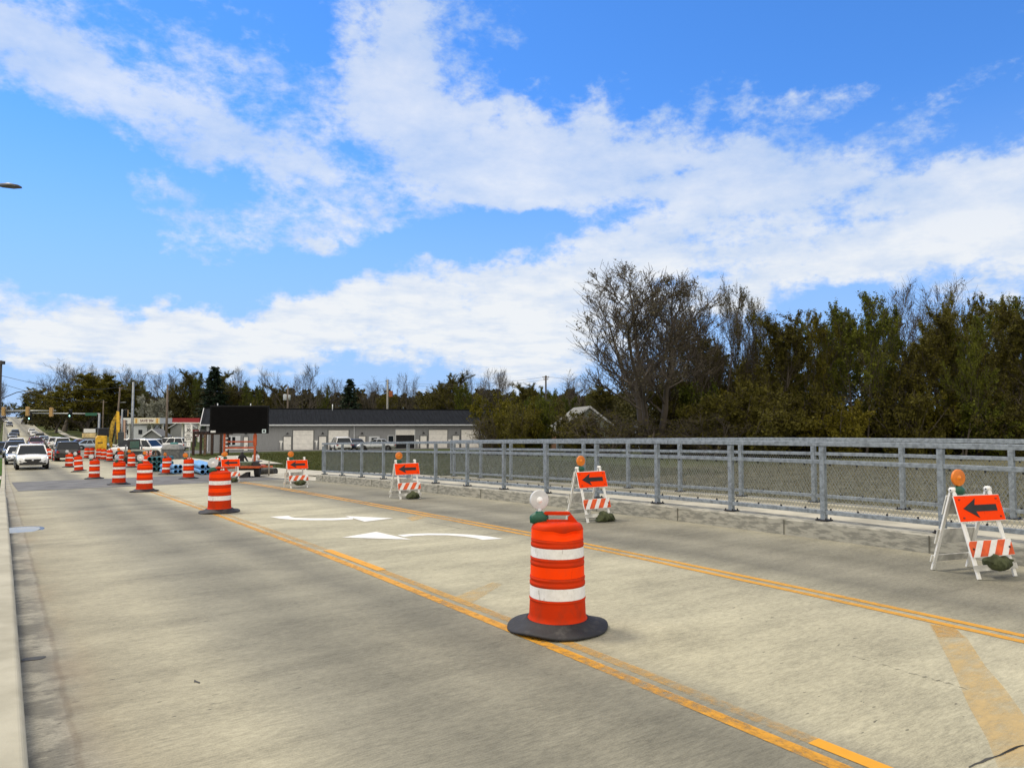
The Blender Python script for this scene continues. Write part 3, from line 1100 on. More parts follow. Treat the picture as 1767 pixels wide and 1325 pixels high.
orange_sheet = scuffed('worn_orange_sheeting', (1.0, .058, .003), (.92, .062, .008), (.45, .035, .010), .6, .04)
white_sheet = scuffed('worn_white_sheeting', (.84, .83, .81), (.70, .69, .66), (.25, .20, .17), .7)
white_sheet_d = white_sheet
DR = [  # px, base py, lamp, label
    (962, 1083, 'white', 'largest orange and white traffic drum, dented near its top, white lamp on it'),
    (378.5, 884, 'white', 'orange and white traffic drum with big white lamp, second nearest to the camera'),
    (249, 848, 'white', 'orange and white traffic drum with white lamp at the near edge of the asphalt patch'),
    (205, 836, 'white', 'orange and white traffic drum with white lamp standing mid asphalt patch on the yellow line'),
    (162.5, 826, 'white', 'orange and white traffic drum with white lamp at the far edge of the asphalt patch'),
    (136, 814, 'white', 'leaning orange and white traffic drum with white lamp below the black car'),
    (119, 806, 'white', 'orange and white traffic drum just left of the leaning drum, white lamp on top'),
    (97.5, 795, 'white', 'orange and white traffic drum with white lamp near the front of the white car'),
    (83, 791, None, 'orange and white traffic drum half hidden by the white car in front'),
    (150, 790.5, None, 'orange and white traffic drum without lamp right beside the black car'),
    (158, 789.5, None, 'small orange and white traffic drum between the black car and the excavator'),
    (170.5, 792.5, None, 'orange and white traffic drum just below the yellow excavator body'),
    (178.5, 793.5, None, 'orange and white traffic drum touching its twin below the yellow excavator'),
    (189, 796, None, 'orange and white traffic drum standing below the excavator boom foot'),
    (208, 800, 'amber', 'orange and white traffic drum with amber lamp below the excavator bucket'),
    (226.6, 806, 'amber', 'orange and white traffic drum with amber lamp below the dark skid steer loader'),
    (253, 812, 'amber', 'orange and white traffic drum half hidden just left of the teal pipes'),
    (287.5, 818, 'amber', 'orange and white traffic drum with amber lamp between the two pipe stacks'),
    (325, 826, 'amber', 'orange and white traffic drum with amber lamp below the speed limit sign'),
]
dr_dent = None
protos = {}
for i, (px, py, lamp, lab) in enumerate(DR):
    key = ('dent' if i == 0 else '', lamp)
    if key not in protos:
        o = protos[key] = drum(lab, dent=(i == 0), lamp=lamp)
    else:
        o = copy_tree(protos[key])
    p = road_hit(px, py)
    o.location = (p.x, p.y, zr(p.y) + .001 + (.006 if 32 < p.y < 43.5 else .005))
    o.rotation_euler = (0, 0, FACE_CAM + (atan2(RV.dot(p), FV.dot(p))*-1) + [0, .2, -.5, .9, -.2, 1.3, .4][i % 7])
    if i == 5:
        o.rotation_euler = (0, radians(-5), FACE_CAM)
        o.location.z += .03
    o['label'] = lab

# ------------------------------------------------------------------ A-frame barricades with arrow panels


def arrow_poly(w, h):
    return [(-w/2, 0), (-w/2 + h*.95, h/2), (-w/2 + h*.80, h*.17), (w/2, h*.17), (w/2, -h*.17), (-w/2 + h*.80, -h*.17), (-w/2 + h*.95, -h/2)]


def barricade(label, far=False):
    r = thing('barricade', label, 'barricade', group='white barricades with arrow panels')
    Ht, sp, wd = 1.06, .33, .60                    # height, half spread, width between legs
    for sx in (-1, 1):
        for sy in (-1, 1):
            l = MB()
            a = Vector((sx*(wd/2), 0.02*sy, Ht - .02))
            b_ = Vector((sx*(wd/2), sp*sy, 0.0))
            l.bar(a, b_, .050, .026, 0, up=(0, 1, 0))
            l.build('leg', white_paint, r, bevel=.004)
    for sx in (-1, 1):
        f = MB()
        f.lathe([(.0, -.03), (.036, -.03), (.036, .03), (0, .03)], 16, 0, Matrix.Translation((sx*wd/2, 0, Ht)) @ Matrix.Rotation(pi/2, 4, 'Y'))
        f.tube([(sx*wd/2 - .034, 0, Ht), (sx*wd/2 + .034, 0, Ht)], .010, 6, 1)
        f.build('hinge', [white_paint, dark_metal], r)
    tilt = atan2(sp - .02, Ht)
    Mf = Matrix.Translation((0, -sp, 0)) @ Matrix.Rotation(-tilt, 4, 'X')      # front frame plane: z along the leg
    Mb = Matrix.Translation((0, sp, 0)) @ Matrix.Rotation(tilt, 4, 'X')
    ln = hypot(Ht, sp)
    p = MB()
    p.box((0, -.032, ln - .25), (.76, .016, .32), 0, Mf)
    p.box((0, -.030, ln - .25), (.772, .012, .332), 1, Mf)
    for sx in (-1, 1):
        for sz in (-1, 1):
            p.tube([Mf @ Vector((sx*.31, -.05, ln - .25 + sz*.115)), Mf @ Vector((sx*.31, -.036, ln - .25 + sz*.115))], .013, 6, 2)
    pan = p.build('arrow_panel', [orange_sheet, white_paint, mat('rusty_bolt', (.30, .04, .02), .7)], r)
    ar = MB()
    ar.prism([(x, z + ln - .25) for x, z in arrow_poly(.56, .245)], -.046, -.041, 0, Mf)
    ar.build('arrow', black_letter, pan)
    s = MB()
    s.box((0, -.030, .36), (.72, .016, .20), 0, Mf)
    for k in range(-2, 4):
        x0 = -.30 + k*.235 - .06
        pts = [(x0 - .10, -.095), (x0 + .025, -.095), (x0 + .155, .095), (x0 + .03, .095)]
        # clip the stripe to the board
        cl = []
        for (x, z) in pts:
            cl.append((x, z))
        def clip(poly, lim, sgn):
            o = []
            for i in range(len(poly)):
                a, b2 = poly[i], poly[(i + 1) % len(poly)]
                ia, ib = sgn*a[0] <= sgn*lim, sgn*b2[0] <= sgn*lim
                if ia:
                    o.append(a)
                if ia != ib:
                    t = (lim - a[0])/(b2[0] - a[0])
                    o.append((lim, a[1] + (b2[1] - a[1])*t))
            return o
        cl = clip(clip(cl, .355, 1), -.355, -1)
        if len(cl) > 2:
            s.prism([(x, z + .36) for x, z in cl], -.0415, -.039, 1, Mf)
    for sx in (-1, 1):
        s.tube([Mf @ Vector((sx*.30, -.05, .36)), Mf @ Vector((sx*.30, -.04, .36))], .013, 6, 2)
    s.build('striped_board', [white_sheet, mat('orange_stripe', (.78, .10, .008), .45, var=.2), dark_metal], r)
    grub = mat('grubby_white_board', (.62, .61, .56), .6, var=.25, scale=5)
    for c_, d_, M_ in (((0, -.020, .13), (wd + .12, .010, .07), Mf), ((0, .020, .15), (wd + .10, .012, .09), Mb), ((0, .020, .46), (wd + .10, .012, .20), Mb), ((0, .026, ln - .22), (wd + .06, .012, .26), Mb)):
        b2 = MB()
        b2.box(c_, d_, 0, M_)
        b2.build('cross_board', grub, r)
    add_light(r, (-.21, -.01, Ht - .01), 0, True)
    return r


p1 = G(1688, 8.62)
bar0 = barricade('nearest white barricade with orange arrow panel beside the railing at the right edge')
BAR = [
    ((1707, 993), 8.55, -17, None),
    ((1026, 899), None, 0, 'white barricade with orange arrow panel standing behind the largest drum, sandbag at its feet'),
    ((704, 860), None, 0, 'white barricade with orange arrow panel in front of the railing near the white turn arrows'),
    ((513.5, 841.5), None, 2, 'white barricade with orange arrow panel just left of where the bridge railing starts'),
    ((398, 832), None, 0, 'white barricade with orange arrow panel half hidden behind the drum with the big white lamp'),
]
olive = mat('olive_sandbag_cloth', (.075, .088, .036), .9, scale=5, bump=.6, bscale=90, col2=(.034, .042, .016))
olive2 = mat('sandbag_fold', (.05, .055, .02), .9, var=.3)


def sandbag(label, seed, sag):
    random.seed(seed)
    r = thing('sandbag', label, 'sandbag', group='olive sandbags weighing down the barricades')
    b = MB()
    n, k = 40, 28
    rings = []
    ph = [random.uniform(0, 6) for _ in range(8)]
    for i in range(n + 1):
        u = i/n*2 - 1
        au = abs(u)
        prof = max(0, 1 - (au/.86)**3)**.5 if au < .86 else 0
        ear = max(0, (au - .80)/.20)
        hh = .022 + .095*prof*(1 + .16*sin(u*5 + ph[0]) + .07*sin(u*13 + ph[4]))
        ww = .040 + .125*prof*(1 + .13*sin(u*4 + ph[1])) + .075*ear
        hh = hh*(1 - .5*ear) + .0
        zc = hh*.85 + sag*au**1.7 + .05*ear*(1 if sag > .05 else .4)
        ring = []
        for j in range(k):
            a = 2*pi*j/k
            fold = .075*sin(3*a + 7*u + ph[2]) + .055*sin(6*a - 15*u + ph[3]) + .035*sin(11*a + 26*u + ph[5]) + .05*sin(22*u + 2*a + ph[6])*(1 - .5*prof)
            wr = 1 + fold*(1.0 + .8*ear)
            ring.append((u*.30 + .012*sin(5*a + ph[7])*ear, ww*cos(a)*wr, max(.004 + .2*sag*au**2, zc + hh*sin(a)*wr)))
        rings.append(ring)
    b.loft(rings, 0)
    o = b.build('sack', olive, r)
    ss = o.modifiers.new('soften', 'SUBSURF')
    ss.levels = ss.render_levels = 1
    t = MB()
    for i in (4, n - 4):
        u = i/n*2 - 1
        t.lathe([(.040, -.008), (.050, 0), (.040, .008)], 12, 0, Matrix.Translation((u*.30, 0, sum(p_[2] for p_ in rings[i])/k)) @ Matrix.Rotation(pi/2, 4, 'Y') @ Matrix.Diagonal((.8, 1.2, 1, 1)))
    t.build('tie', olive2, o)
    return r


SBL = ['olive sandbag slumped on the foot of the nearest barricade at the right edge',
       'olive sandbag lying at the foot of the barricade behind the largest drum',
       'olive sandbag under the barricade near the white turn arrows',
       'olive sandbag hanging low under the barricade left of the railing start',
       'olive sandbag below the barricade behind the drum with the big white lamp']
for i, ((px, py), dd, rot, lab) in enumerate(BAR):
    o = bar0 if i == 0 else copy_tree(bar0)
    p = road_hit(px, py)
    o.location = (p.x, p.y + .18, zr(p.y) + .004 + (.006 if 32 < p.y < 43.5 else 0))
    o.rotation_euler = (0, 0, radians(rot))
    if i == 0:
        o.scale = (.98, .97, .97)
    if lab:
        o['label'] = lab
    sb = sandbag(SBL[i], 11 + i, [.11, .0, .02, .10, .05][i])
    Rz = Matrix.Rotation(radians(rot), 3, 'Z')
    q = Vector((p.x, p.y + .18, 0)) + Rz @ Vector(([.04, .12, .06, .02, .05][i], [-.30, -.36, -.36, -.33, -.36][i], 0))
    sb.location = (q.x, q.y, zr(q.y) + [.085, .006, .008, .085, .012][i])
    sb.scale = (.66, .72, .75) if i == 0 else (.74, .8, .82)
    sb.rotation_euler = (0, 0, radians(rot) + [.1, -.1, .15, 0, .1][i])
# end barricade far in the work zone, orange and white boards facing the camera side
p = G(381, 52)
bb = thing('barricade', 'distant barricade with red and white boards beside the pergola, above the big white lamp', 'barricade', p, radians(-8), 'white barricades with arrow panels')
k = MB()
for sx in (-1, 1):
    k.box((sx*.28, 0, .5), (.05, .05, 1.0), 0)
    k.box((sx*.28, 0, .03), (.06, .6, .05), 0)
k.build('frame', white_paint, bb)
for z in (.45, .68, .90):
    k = MB()
    k.box((0, -.035, z), (.70, .02, .17), 0)
    for j in range(3):
        k.box((-.24 + j*.24, -.047, z), (.12, .006, .165), 1)
    k.build('striped_board', [white_sheet, orange_sheet], bb)
add_light(bb, (.22, 0, 1.05), 0, True)
# ------------------------------------------------------------------ vehicles
def paint(name, col, metal=.0):
    return mat('car_paint_' + name, col, .28, metal=metal, var=.05, scale=2, coat=.6)


PAINT = {'white': paint('white', (.80, .80, .79)), 'silver': paint('silver', (.42, .44, .46), .5), 'black': paint('black', (.010, .010, .012)), 'darkblue': paint('dark_blue', (.02, .04, .085), .3),
         'darkred': paint('dark_red', (.10, .008, .012), .2), 'grey': paint('grey', (.12, .13, .145), .4), 'paleblue': paint('pale_blue_grey', (.33, .40, .47), .4), 'tan': paint('tan', (.36, .33, .27), .3)}
head_m = mat('headlamp_glass', (.75, .77, .8), .1, var=.05, emit=(1, .97, .9), estr=.6)
plate_m = mat('plate_white', (.72, .72, .70), .5, var=.1)
grille_m = mat('dark_grille', (.012, .012, .013), .45, var=.2)
trim_m = mat('black_trim', (.02, .02, .021), .6)
rim_m = mat('wheel_rim', (.28, .29, .30), .35, metal=.7, var=.15)

DIM = {  # length, width, height, ground clearance, belt, hood
    'suv': dict(L=4.85, W=1.92, H=1.72, gc=.30, belt=1.08, hood=1.02, nose=.86, tail=1.08, wb=.30, R=.37, cab=(-2.36, -2.02, .30, 1.12)),
    'sedan': dict(L=4.75, W=1.83, H=1.45, gc=.24, belt=.92, hood=.88, nose=.70, tail=.98, wb=.30, R=.33, cab=(-1.75, -1.0, .25, 1.05)),
    'pickup': dict(L=5.7, W=1.98, H=1.84, gc=.40, belt=1.18, hood=1.16, nose=1.04, tail=1.12, wb=.31, R=.40, cab=(-.62, -.48, .72, 1.30)),
    'van': dict(L=5.3, W=1.98, H=2.05, gc=.30, belt=1.15, hood=1.12, nose=.95, tail=1.15, wb=.31, R=.36, cab=(-2.60, -2.52, 1.15, 1.85)),
}


def car(label, cat, loc, rz, kind='suv', col='white', group='cars on the street', name=None, detail=1, full_cap=False):
    q = DIM[kind]
    L, Wd, Hh, gc, belt, hood, nose, tail, wb, R = [q[k] for k in ('L', 'W', 'H', 'gc', 'belt', 'hood', 'nose', 'tail', 'wb', 'R')]
    r = thing(name or cat.replace(' ', '_'), label, cat, loc, rz, group)
    pm = PAINT[col]
    w = Wd/2
    yb0, yr0, yr1, yb1 = q['cab']

    def ring(y, ww, z0, z1, crown=.03):
        return [(-ww*.86, y, z0), (-ww*.97, y, z0 + .10), (-ww, y, z0 + (z1 - z0)*.45), (-ww*.985, y, z1 - .16), (-ww*.94, y, z1 - .03), (-ww*.80, y, z1), (-ww*.35, y, z1 + crown), (0, y, z1 + crown*1.15)] + \
               [(x, y, z) for x, z in ((ww*.35, z1 + crown), (ww*.80, z1), (ww*.94, z1 - .03), (ww*.985, z1 - .16), (ww, z0 + (z1 - z0)*.45), (ww*.97, z0 + .10), (ww*.86, z0))]
    hl = L/2
    st = [ring(-hl, w*.86, gc + .10, tail - .10, 0), ring(-hl + .05, w*.93, gc + .03, tail - .03, 0), ring(-hl + .30, w*.985, gc, tail, .0)]
    if kind == 'sedan':
        st += [ring(yb0 - .05, w*.99, gc, belt + .06, .0)]
    st += [ring(yb0 + .3, w, gc, belt, 0), ring(0, w, gc, belt, 0), ring(yb1 - .1, w, gc, hood, .02), ring(yb1 + .35, w*.985, gc, hood - .01, .05), ring(hl - .45, w*.96, gc, (hood + nose)/2 + .02, .05),
           ring(hl - .12, w*.90, gc + .02, nose + .02, .03), ring(hl, w*.82, gc + .08, nose - .10, 0)]
    b = MB()
    b.loft(st, 0)
    b.build('body', pm, r)
    # glasshouse with body colour pillars and roof
    wb_, wr = w*.92, w*.74
    zB, zR = belt - .02, Hh - .05
    gl = MB()
    A = [(-wb_, yb0, zB), (wb_, yb0, zB), (wb_, yb1, zB), (-wb_, yb1, zB)]
    B_ = [(-wr, yr0, zR), (wr, yr0, zR), (wr, yr1, zR), (-wr, yr1, zR)]
    gl.add(A + B_, [(0, 1, 5, 4), (1, 2, 6, 5), (2, 3, 7, 6), (3, 0, 4, 7)])
    gl.build('windows', glass_m, r)
    rf = MB()
    rings = []
    for (y, k, z) in ((yr0 - .06, .97, zR - .02), (yr0 + .12, 1.0, zR + .02), ((yr0 + yr1)/2, 1.02, zR + .05), (yr1 - .15, 1.0, zR + .025), (yr1 + .05, .95, zR - .02)):
        rings.append([(-wr*k - .02, y, zR - .05), (-wr*k - .01, y, z), (-wr*k*.8, y, z + .02), (0, y, z + .03), (wr*k*.8, y, z + .02), (wr*k + .01, y, z), (wr*k + .02, y, zR - .05)])
    rf.loft(rings, 0)
    for i in range(4):
        rf.bar(A[i], B_[i], .07, .055)
    for t in ([.50] if kind == 'pickup' else [.33, .64]):
        for sx in (-1, 1):
            yy = yb0 + (yb1 - yb0)*t
            y2 = yr0 + (yr1 - yr0)*min(1, t*1.02)
            rf.bar((sx*(wb_ + .004), yy, zB), (sx*(wr + .004), y2, zR), .06, .03, up=(1, 0, 0))
    rf.build('roof', pm, r)
    if kind == 'pickup':
        bed = MB()
        bed.box((0, -hl + (hl + yb0)/2 + .02, tail + .005), (Wd*.78, (hl + yb0) - .22, .02), 0)
        bed.build('cargo_bed', trim_m, r)
    lo = MB()
    for sx in (-1, 1):
        lo.box((sx*(w - .05), 0, gc + .06), (.13, L*.42, .12))
    lo.box((0, hl - .02, gc + .12), (Wd*.80, .10, .14))
    lo.box((0, -hl + .02, gc + .14), (Wd*.80, .10, .16))
    lo.build('lower_trim', trim_m, r, bevel=.02)
    # lamps
    for sx in (-1, 1):
        h = MB()
        zl = nose - .10 if kind != 'pickup' else nose - .16
        h.loft([[(sx*(w*.52), hl - .03, zl - .03), (sx*(w*.90), hl - .30, zl - .02), (sx*(w*.90), hl - .30, zl + .10), (sx*(w*.52), hl - .06, zl + .05)],
                [(sx*(w*.52), hl + .025, zl - .03), (sx*(w*.93), hl - .20, zl - .02), (sx*(w*.93), hl - .22, zl + .10), (sx*(w*.52), hl + .015, zl + .05)]], 0, smooth=False)
        h.build('headlight', head_m, r)
        t = MB()
        t.box((sx*w*.80, -hl + .045, tail - .26), (w*.26, .09, .22 if kind != 'sedan' else .14))
        t.build('tail_light', red_lens, r, bevel=.015)
        mi = MB()
        mi.box((sx*(w + .10), yb1 - .42, belt + .08), (.20, .10, .15))
        mi.build('mirror', pm if kind != 'pickup' else trim_m, r, bevel=.03)
        # number plates live on the centre line, wheels on the sides
        for ys in (-1, 1):
            yc = ys*L*wb + (.06 if ys > 0 else -.02)
            ar = MB()
            M = Matrix.Translation((sx*(w - .02), yc, R)) @ Matrix.Rotation(pi/2, 4, 'Y')
            ar.lathe([(R + .03, -.025), (R + .075, -.025), (R + .075, .026), (R + .03, .026)], 28, 0, M)
            ar.lathe([(0, -.03), (R + .05, -.03), (R + .05, .006), (0, .006)], 28, 0, M)
            ar.build('wheel_arch', trim_m, r)
            wh = MB()
            M = Matrix.Translation((sx*(w - .10), yc, R)) @ Matrix.Rotation(pi/2, 4, 'Y')
            wh.lathe([(R*.60, -.11), (R*.93, -.115), (R, -.08), (R, .08), (R*.93, .115), (R*.60, .11)], 28, 0, M)
            wo = wh.build('wheel', tyre_m, r)
            ri = MB()
            ri.lathe([(0, -.10), (R*.62, -.105), (R*.66, 0), (R*.62, .105), (R*.2, .118), (0, .118)], 20, 0, M)
            for k in range(5):
                a = 2*pi*k/5
                ri.bar(M @ Vector((0, 0, sx*.11)), M @ Vector((R*.6*cos(a), R*.6*sin(a), sx*.118)), .05, .03)
            ri.build('rim', rim_m, wo)
    gr = MB()
    if kind == 'suv':
        gr.prism([(-w*.50, nose - .13), (w*.50, nose - .13), (w*.50, nose - .22), (w*.26, nose - .38), (-w*.26, nose - .38), (-w*.50, nose - .22)], hl - .02, hl + .022)
    elif kind == 'pickup':
        gr.prism([(-w*.52, nose - .10), (w*.52, nose - .10), (w*.48, nose - .42), (-w*.48, nose - .42)], hl - .02, hl + .02)
    else:
        gr.prism([(-w*.42, nose - .14), (w*.42, nose - .14), (w*.34, nose - .30), (-w*.34, nose - .30)], hl - .02, hl + .02)
    go = gr.build('grille', grille_m, r)
    if kind in ('suv', 'pickup'):
        em = MB()
        em.lathe([(0, -.03), (.075, -.03), (.075, .012), (0, .012)], 14, 0, Matrix.Translation((0, hl + .012, nose - .22)) @ Matrix.Rotation(-pi/2, 4, 'X') @ Matrix.Scale(.7, 4, (0, 1, 0)))
        em.build('badge', chrome, go)
    it = MB()
    it.prism([(-w*.70, gc + .10), (w*.70, gc + .10), (w*.56, gc + .23), (-w*.56, gc + .23)], hl - .03, hl + .012)
    for sx in (-1, 1):
        it.prism([(sx*w*.62, gc + .27), (sx*w*.80, gc + .27), (sx*w*.80, gc + .36)], hl - .10, hl + .006)
    it.build('air_intake', grille_m, r)
    pl = MB()
    pl.box((0, -hl + .0, tail - .38), (.31, .03, .155))
    pl.build('number_plate', plate_m, r)
    return r


def road_car(label, cat, px, d, facing, kind, col, group='cars on the street', name=None, dz=.012):
    p = G(px, d)
    z = zr(p.y) + .006 if xl(p.y) - .5 < p.x < xr(p.y) + .5 else T(p.x, p.y) + dz
    rz = {'in': pi, 'away': 0.0}.get(facing, facing)
    o = car(label, cat, (p.x, p.y, z), rz, kind, col, group, name)
    if xl(p.y) - .5 < p.x < xr(p.y) + .5:          # follow the slope of the street
        sl = atan2(zr(p.y + 1.5) - zr(p.y - 1.5), 3.0)
        o.rotation_euler = (sl if facing == 'away' else -sl, 0, rz)
    return o


road_car('white sport utility car leading the queue in the near left lane, dark wide grille', 'car', 57.5, 52.0, 'in', 'suv', 'white')
road_car('silver car with blue windscreen directly behind the leading white car', 'car', 35.5, 60, 'in', 'sedan', 'silver')
road_car('dark blue car between the silver car and the white pickup in the queue', 'car', 28.5, 71, 'in', 'suv', 'darkblue')
road_car('white pickup with wide mirrors in the queue behind the dark blue car', 'pickup', 30.5, 90, 'in', 'pickup', 'white', name='pickup_truck')
road_car('dark car with bright headlights coming downhill behind the white pickup', 'car', 23.5, 172, 'in', 'sedan', 'grey')
road_car('dark blue car following close behind the dark car with headlights', 'car', 28.0, 196, 'in', 'suv', 'darkblue')
road_car('dark car alone on the left lane halfway up the hill', 'car', 18.0, 262, 'in', 'suv', 'grey')
road_car('white car at the left kerb near the top of the hill', 'car', 11.5, 300, 'in', 'sedan', 'white')
road_car('black van at the left kerb behind the white car on the hill', 'van', 8, 322, 'in', 'van', 'black')
road_car('dark red car facing the camera in the centre of the street, bright headlights', 'car', 63.5, 112, 'in', 'suv', 'darkred')
road_car('black car driving uphill away near the top of the street', 'car', 43, 290, 'away', 'suv', 'black')
road_car('large black car seen from behind beside the drums', 'car', 117, 66, 'away', 'suv', 'black')
road_car('white car heading uphill, farthest of the cars along the right kerb', 'car', 56.5, 212, 'away', 'sedan', 'white')
road_car('white car heading uphill just below the farthest white one', 'car', 61, 190, 'away', 'sedan', 'white')
road_car('cream sport utility car heading uphill along the right kerb', 'car', 70, 160, 'away', 'suv', 'tan')
road_car('pale blue grey sedan heading uphill behind the cream car', 'car', 77.5, 140, 'away', 'sedan', 'paleblue')
road_car('dark grey car beside the pale sedan along the right kerb', 'car', 86, 126, 'away', 'sedan', 'grey')
road_car('white sport utility car seen from behind, left of the black car roof', 'car', 96, 112, 'away', 'suv', 'white')
road_car('white van ahead of the large black car, its roof just showing', 'van', 108.5, 104, 'away', 'suv', 'white', name='van')
road_car('dark red sedan crossing on the side street behind the black car', 'car', 147, 106, -1.45, 'sedan', 'darkred')
road_car('blue grey car crossing the side street left of the excavator', 'car', 161, 103, -1.5, 'sedan', 'paleblue')
road_car('dark blue car parked at the far left edge beside the queue', 'car', 0.5, 88, .2, 'suv', 'darkblue')
# beside the gas station and the garages
g2 = 'vehicles parked by the buildings'
road_car('white utility pickup with lettering on its door parked behind the pipes', 'pickup', 251, 69, -YAW - pi/2 - .12, 'pickup', 'white', g2, 'pickup_truck')
road_car('white van with red markings parked behind the white pickup', 'van', 236, 82, -YAW + pi/2 + .1, 'van', 'white', g2)
road_car('white sport utility car parked left of the grey concrete vault', 'car', 291, 92, -YAW + pi/2, 'suv', 'white', g2)
road_car('white sport utility car parked at the garages seen from its rear', 'car', 588, 88, -YAW + .42, 'suv', 'white', g2)
road_car('silver sedan parked side-on in front of the garages behind the railing', 'car', 650, 89, -YAW + pi/2 + .12, 'sedan', 'silver', g2)
road_car('small blue car parked between the white car and the silver sedan', 'car', 612, 92, -YAW + .5, 'sedan', 'darkblue', g2)

# ------------------------------------------------------------------ long grey garage building
Apt = G(358, 91)
Bpt = G(905, 105)
u = (Bpt - Apt)
u.z = 0
BL = u.length
u.normalize()
bz = -1.95
bang = atan2(u.y, u.x)
bld = thing('garage_building', 'long grey metal garage building with dark roof and white overhead doors', 'building', (Apt.x, Apt.y, bz), bang)
siding = mat('grey_ribbed_siding', (.27, .275, .28), .6, var=.10, scale=3, stretch=(8, 8, .4))
roof_m = mat('dark_metal_roof', (.014, .016, .020), .9, var=.15, scale=2, stretch=(5, .3, .3), spec=.05)
door_m = mat('white_door_paint', (.86, .83, .77), .5, var=.07, scale=2)
trimw = mat('white_trim', (.62, .64, .66), .5, var=.05)
dark_in = mat('dark_interior', (.012, .012, .013), .9)


def along(px):                                   # distance along the front wall seen in column px
    rx = (px - W/2)/FPX
    dvec = FV + RV*rx
    # A + u*s = dvec*t
    det = u.x*(-dvec.y) + u.y*dvec.x
    s_ = (-Apt.x*(-dvec.y) - Apt.y*dvec.x)/det
    return s_


EH, DP, RH = 3.62, 11.0, 5.75
m_ = MB()
m_.box((BL/2, .10, EH/2), (BL, .2, EH))
for k in range(int(BL/.9)):
    m_.box((.45 + k*.9, -.012, EH/2), (.05, .03, EH - .02))
m_.build('front_wall', siding, bld)
m_ = MB()
m_.prism([(0.21, 0), (DP, 0), (DP, EH), (DP/2, RH - .15), (0.21, EH)], -.1, .1, 0, Matrix.Rotation(pi/2, 4, 'Z') @ Matrix.Translation((0, 0, 0)))
m_.build('end_wall', mat('sunlit_end_siding', (.36, .37, .38), .6, var=.1, stretch=(8, 8, .4), scale=3), bld)  # same siding, the sunlit end put into a paler colour
m_ = MB()
m_.box((BL/2, DP - .1, EH/2), (BL - .22, .2, EH - .01))
m_.box((BL - .1, DP/2, EH/2), (.19, DP - .45, EH - .02))
m_.build('rear_wall', siding, bld)
rf = MB()
ov = .75
for s_ in (-1, 1):
    y0 = -.55 if s_ < 0 else DP + .55
    zlo = EH - .05
    n = int((BL + 2*ov)/.6)
    rf.add([(-ov, y0, zlo), (BL + ov, y0, zlo), (BL + ov, DP/2, RH), (-ov, DP/2, RH), (-ov, y0, zlo + .1), (BL + ov, y0, zlo + .1), (BL + ov, DP/2, RH + .1), (-ov, DP/2, RH + .1)],
           [(0, 1, 2, 3), (4, 5, 6, 7), (0, 1, 5, 4), (0, 3, 7, 4), (1, 2, 6, 5)])
    for k in range(n):
        x = -ov + .3 + k*.6
        rf.bar((x, y0, zlo + .115), (x, DP/2, RH + .115), .04, .035)
rf.box((BL/2, DP/2, RH + .13), (BL + 2*ov, .35, .06))
rf.build('roof', roof_m, bld)
fa = MB()
fa.box((BL/2, -.62, EH + .0), (BL + 2*ov, .12, .17))
fa.build('gutter', trimw, bld)
gt = MB()
gt.prism([(-.55, EH - .22), (DP/2, RH - .10), (DP + .55, EH - .22), (DP + .55, EH + .08), (DP/2, RH + .15), (-.55, EH + .08)], ov - .02, ov + .06, 0, Matrix.Rotation(pi/2, 4, 'Z'))
gt.build('gable_trim', mat('pale_gable_trim', (.55, .56, .56), .6), bld)
cr = MB()
cr.prism([(-.50, EH - .25), (DP*.16, EH - .25), (DP*.16, EH + .45)], ov + .07, ov + .1, 0, Matrix.Rotation(pi/2, 4, 'Z'))
cr.build('cornice_return', white_paint, bld)
tr = MB()
for px in (360, 611.6):
    s_ = along(px)
    tr.box((s_, -.08, EH/2 - .05), (.10, .09, EH - .1))
    tr.bar((s_, -.08, EH - .12), (s_, -.56, EH - .02), .09, .09)
tr.build('downspout', trimw, bld)


def opening(px0, px1, hgt, nm, z0=0.0, m=door_m, frame=True, panels=0):
    a, b_ = along(px0), along(px1)
    f = MB()
    f.box(((a + b_)/2, -.035, z0 + hgt/2), (b_ - a, .05, hgt))
    for k in range(1, panels):
        f.box(((a + b_)/2, -.062, z0 + hgt*k/panels), (b_ - a - .04, .006, .018), 1)
    d = f.build(nm, [m, mat('door_seam', (.42, .41, .38), .6)], bld)
    if frame:
        t = MB()
        w_ = .09
        t.box((a - w_/2, -.045, z0 + hgt/2 + .02), (w_, .08, hgt + .05))
        t.box((b_ + w_/2, -.045, z0 + hgt/2 + .02), (w_, .08, hgt + .05))
        t.box(((a + b_)/2, -.045, z0 + hgt + w_/2), (b_ - a, .08, w_))
        t.build('frame', mat('grey_door_frame', (.10, .105, .11), .6) if frame is True else frame, d)
    return d


for a, b_ in ((506.5, 541.5), (567.5, 602), (740, 772), (796, 826), (846, 876)):
    opening(a, b_, 2.95, 'overhead_door', panels=5)
for a, b_ in ((422, 429), (490.5, 503.5), (551.5, 563.5), (619.5, 631), (725.5, 736.5), (781, 792.5), (833, 843)):
    d = opening(a, b_, 2.12, 'door')
    h = MB()
    h.box((along(b_) - .12, -.08, 1.0), (.06, .05, .12))
    h.build('handle', dark_metal, d)
    l = MB()
    xm = (along(a) + along(b_))/2
    l.lathe([(.05, 0), (.16, -.10), (.17, -.14)], 12, 0, Matrix.Translation((xm, -.20, 2.62)))
    l.bar((xm, -.2, 2.62), (xm, 0, 2.68), .04, .04)
    l.build('wall_lamp', dark_metal, bld)
d = opening(670.5, 679.5, 2.15, 'door', m=glass_m, frame=trimw)
d = opening(683.5, 715.5, 2.95, 'open_doorway', m=dark_in, frame=trimw)
m_ = MB()
a, b_ = along(683.5), along(715.5)
m_.box(((a + b_)/2, -.07, 2.60), (b_ - a - .02, .04, .68))
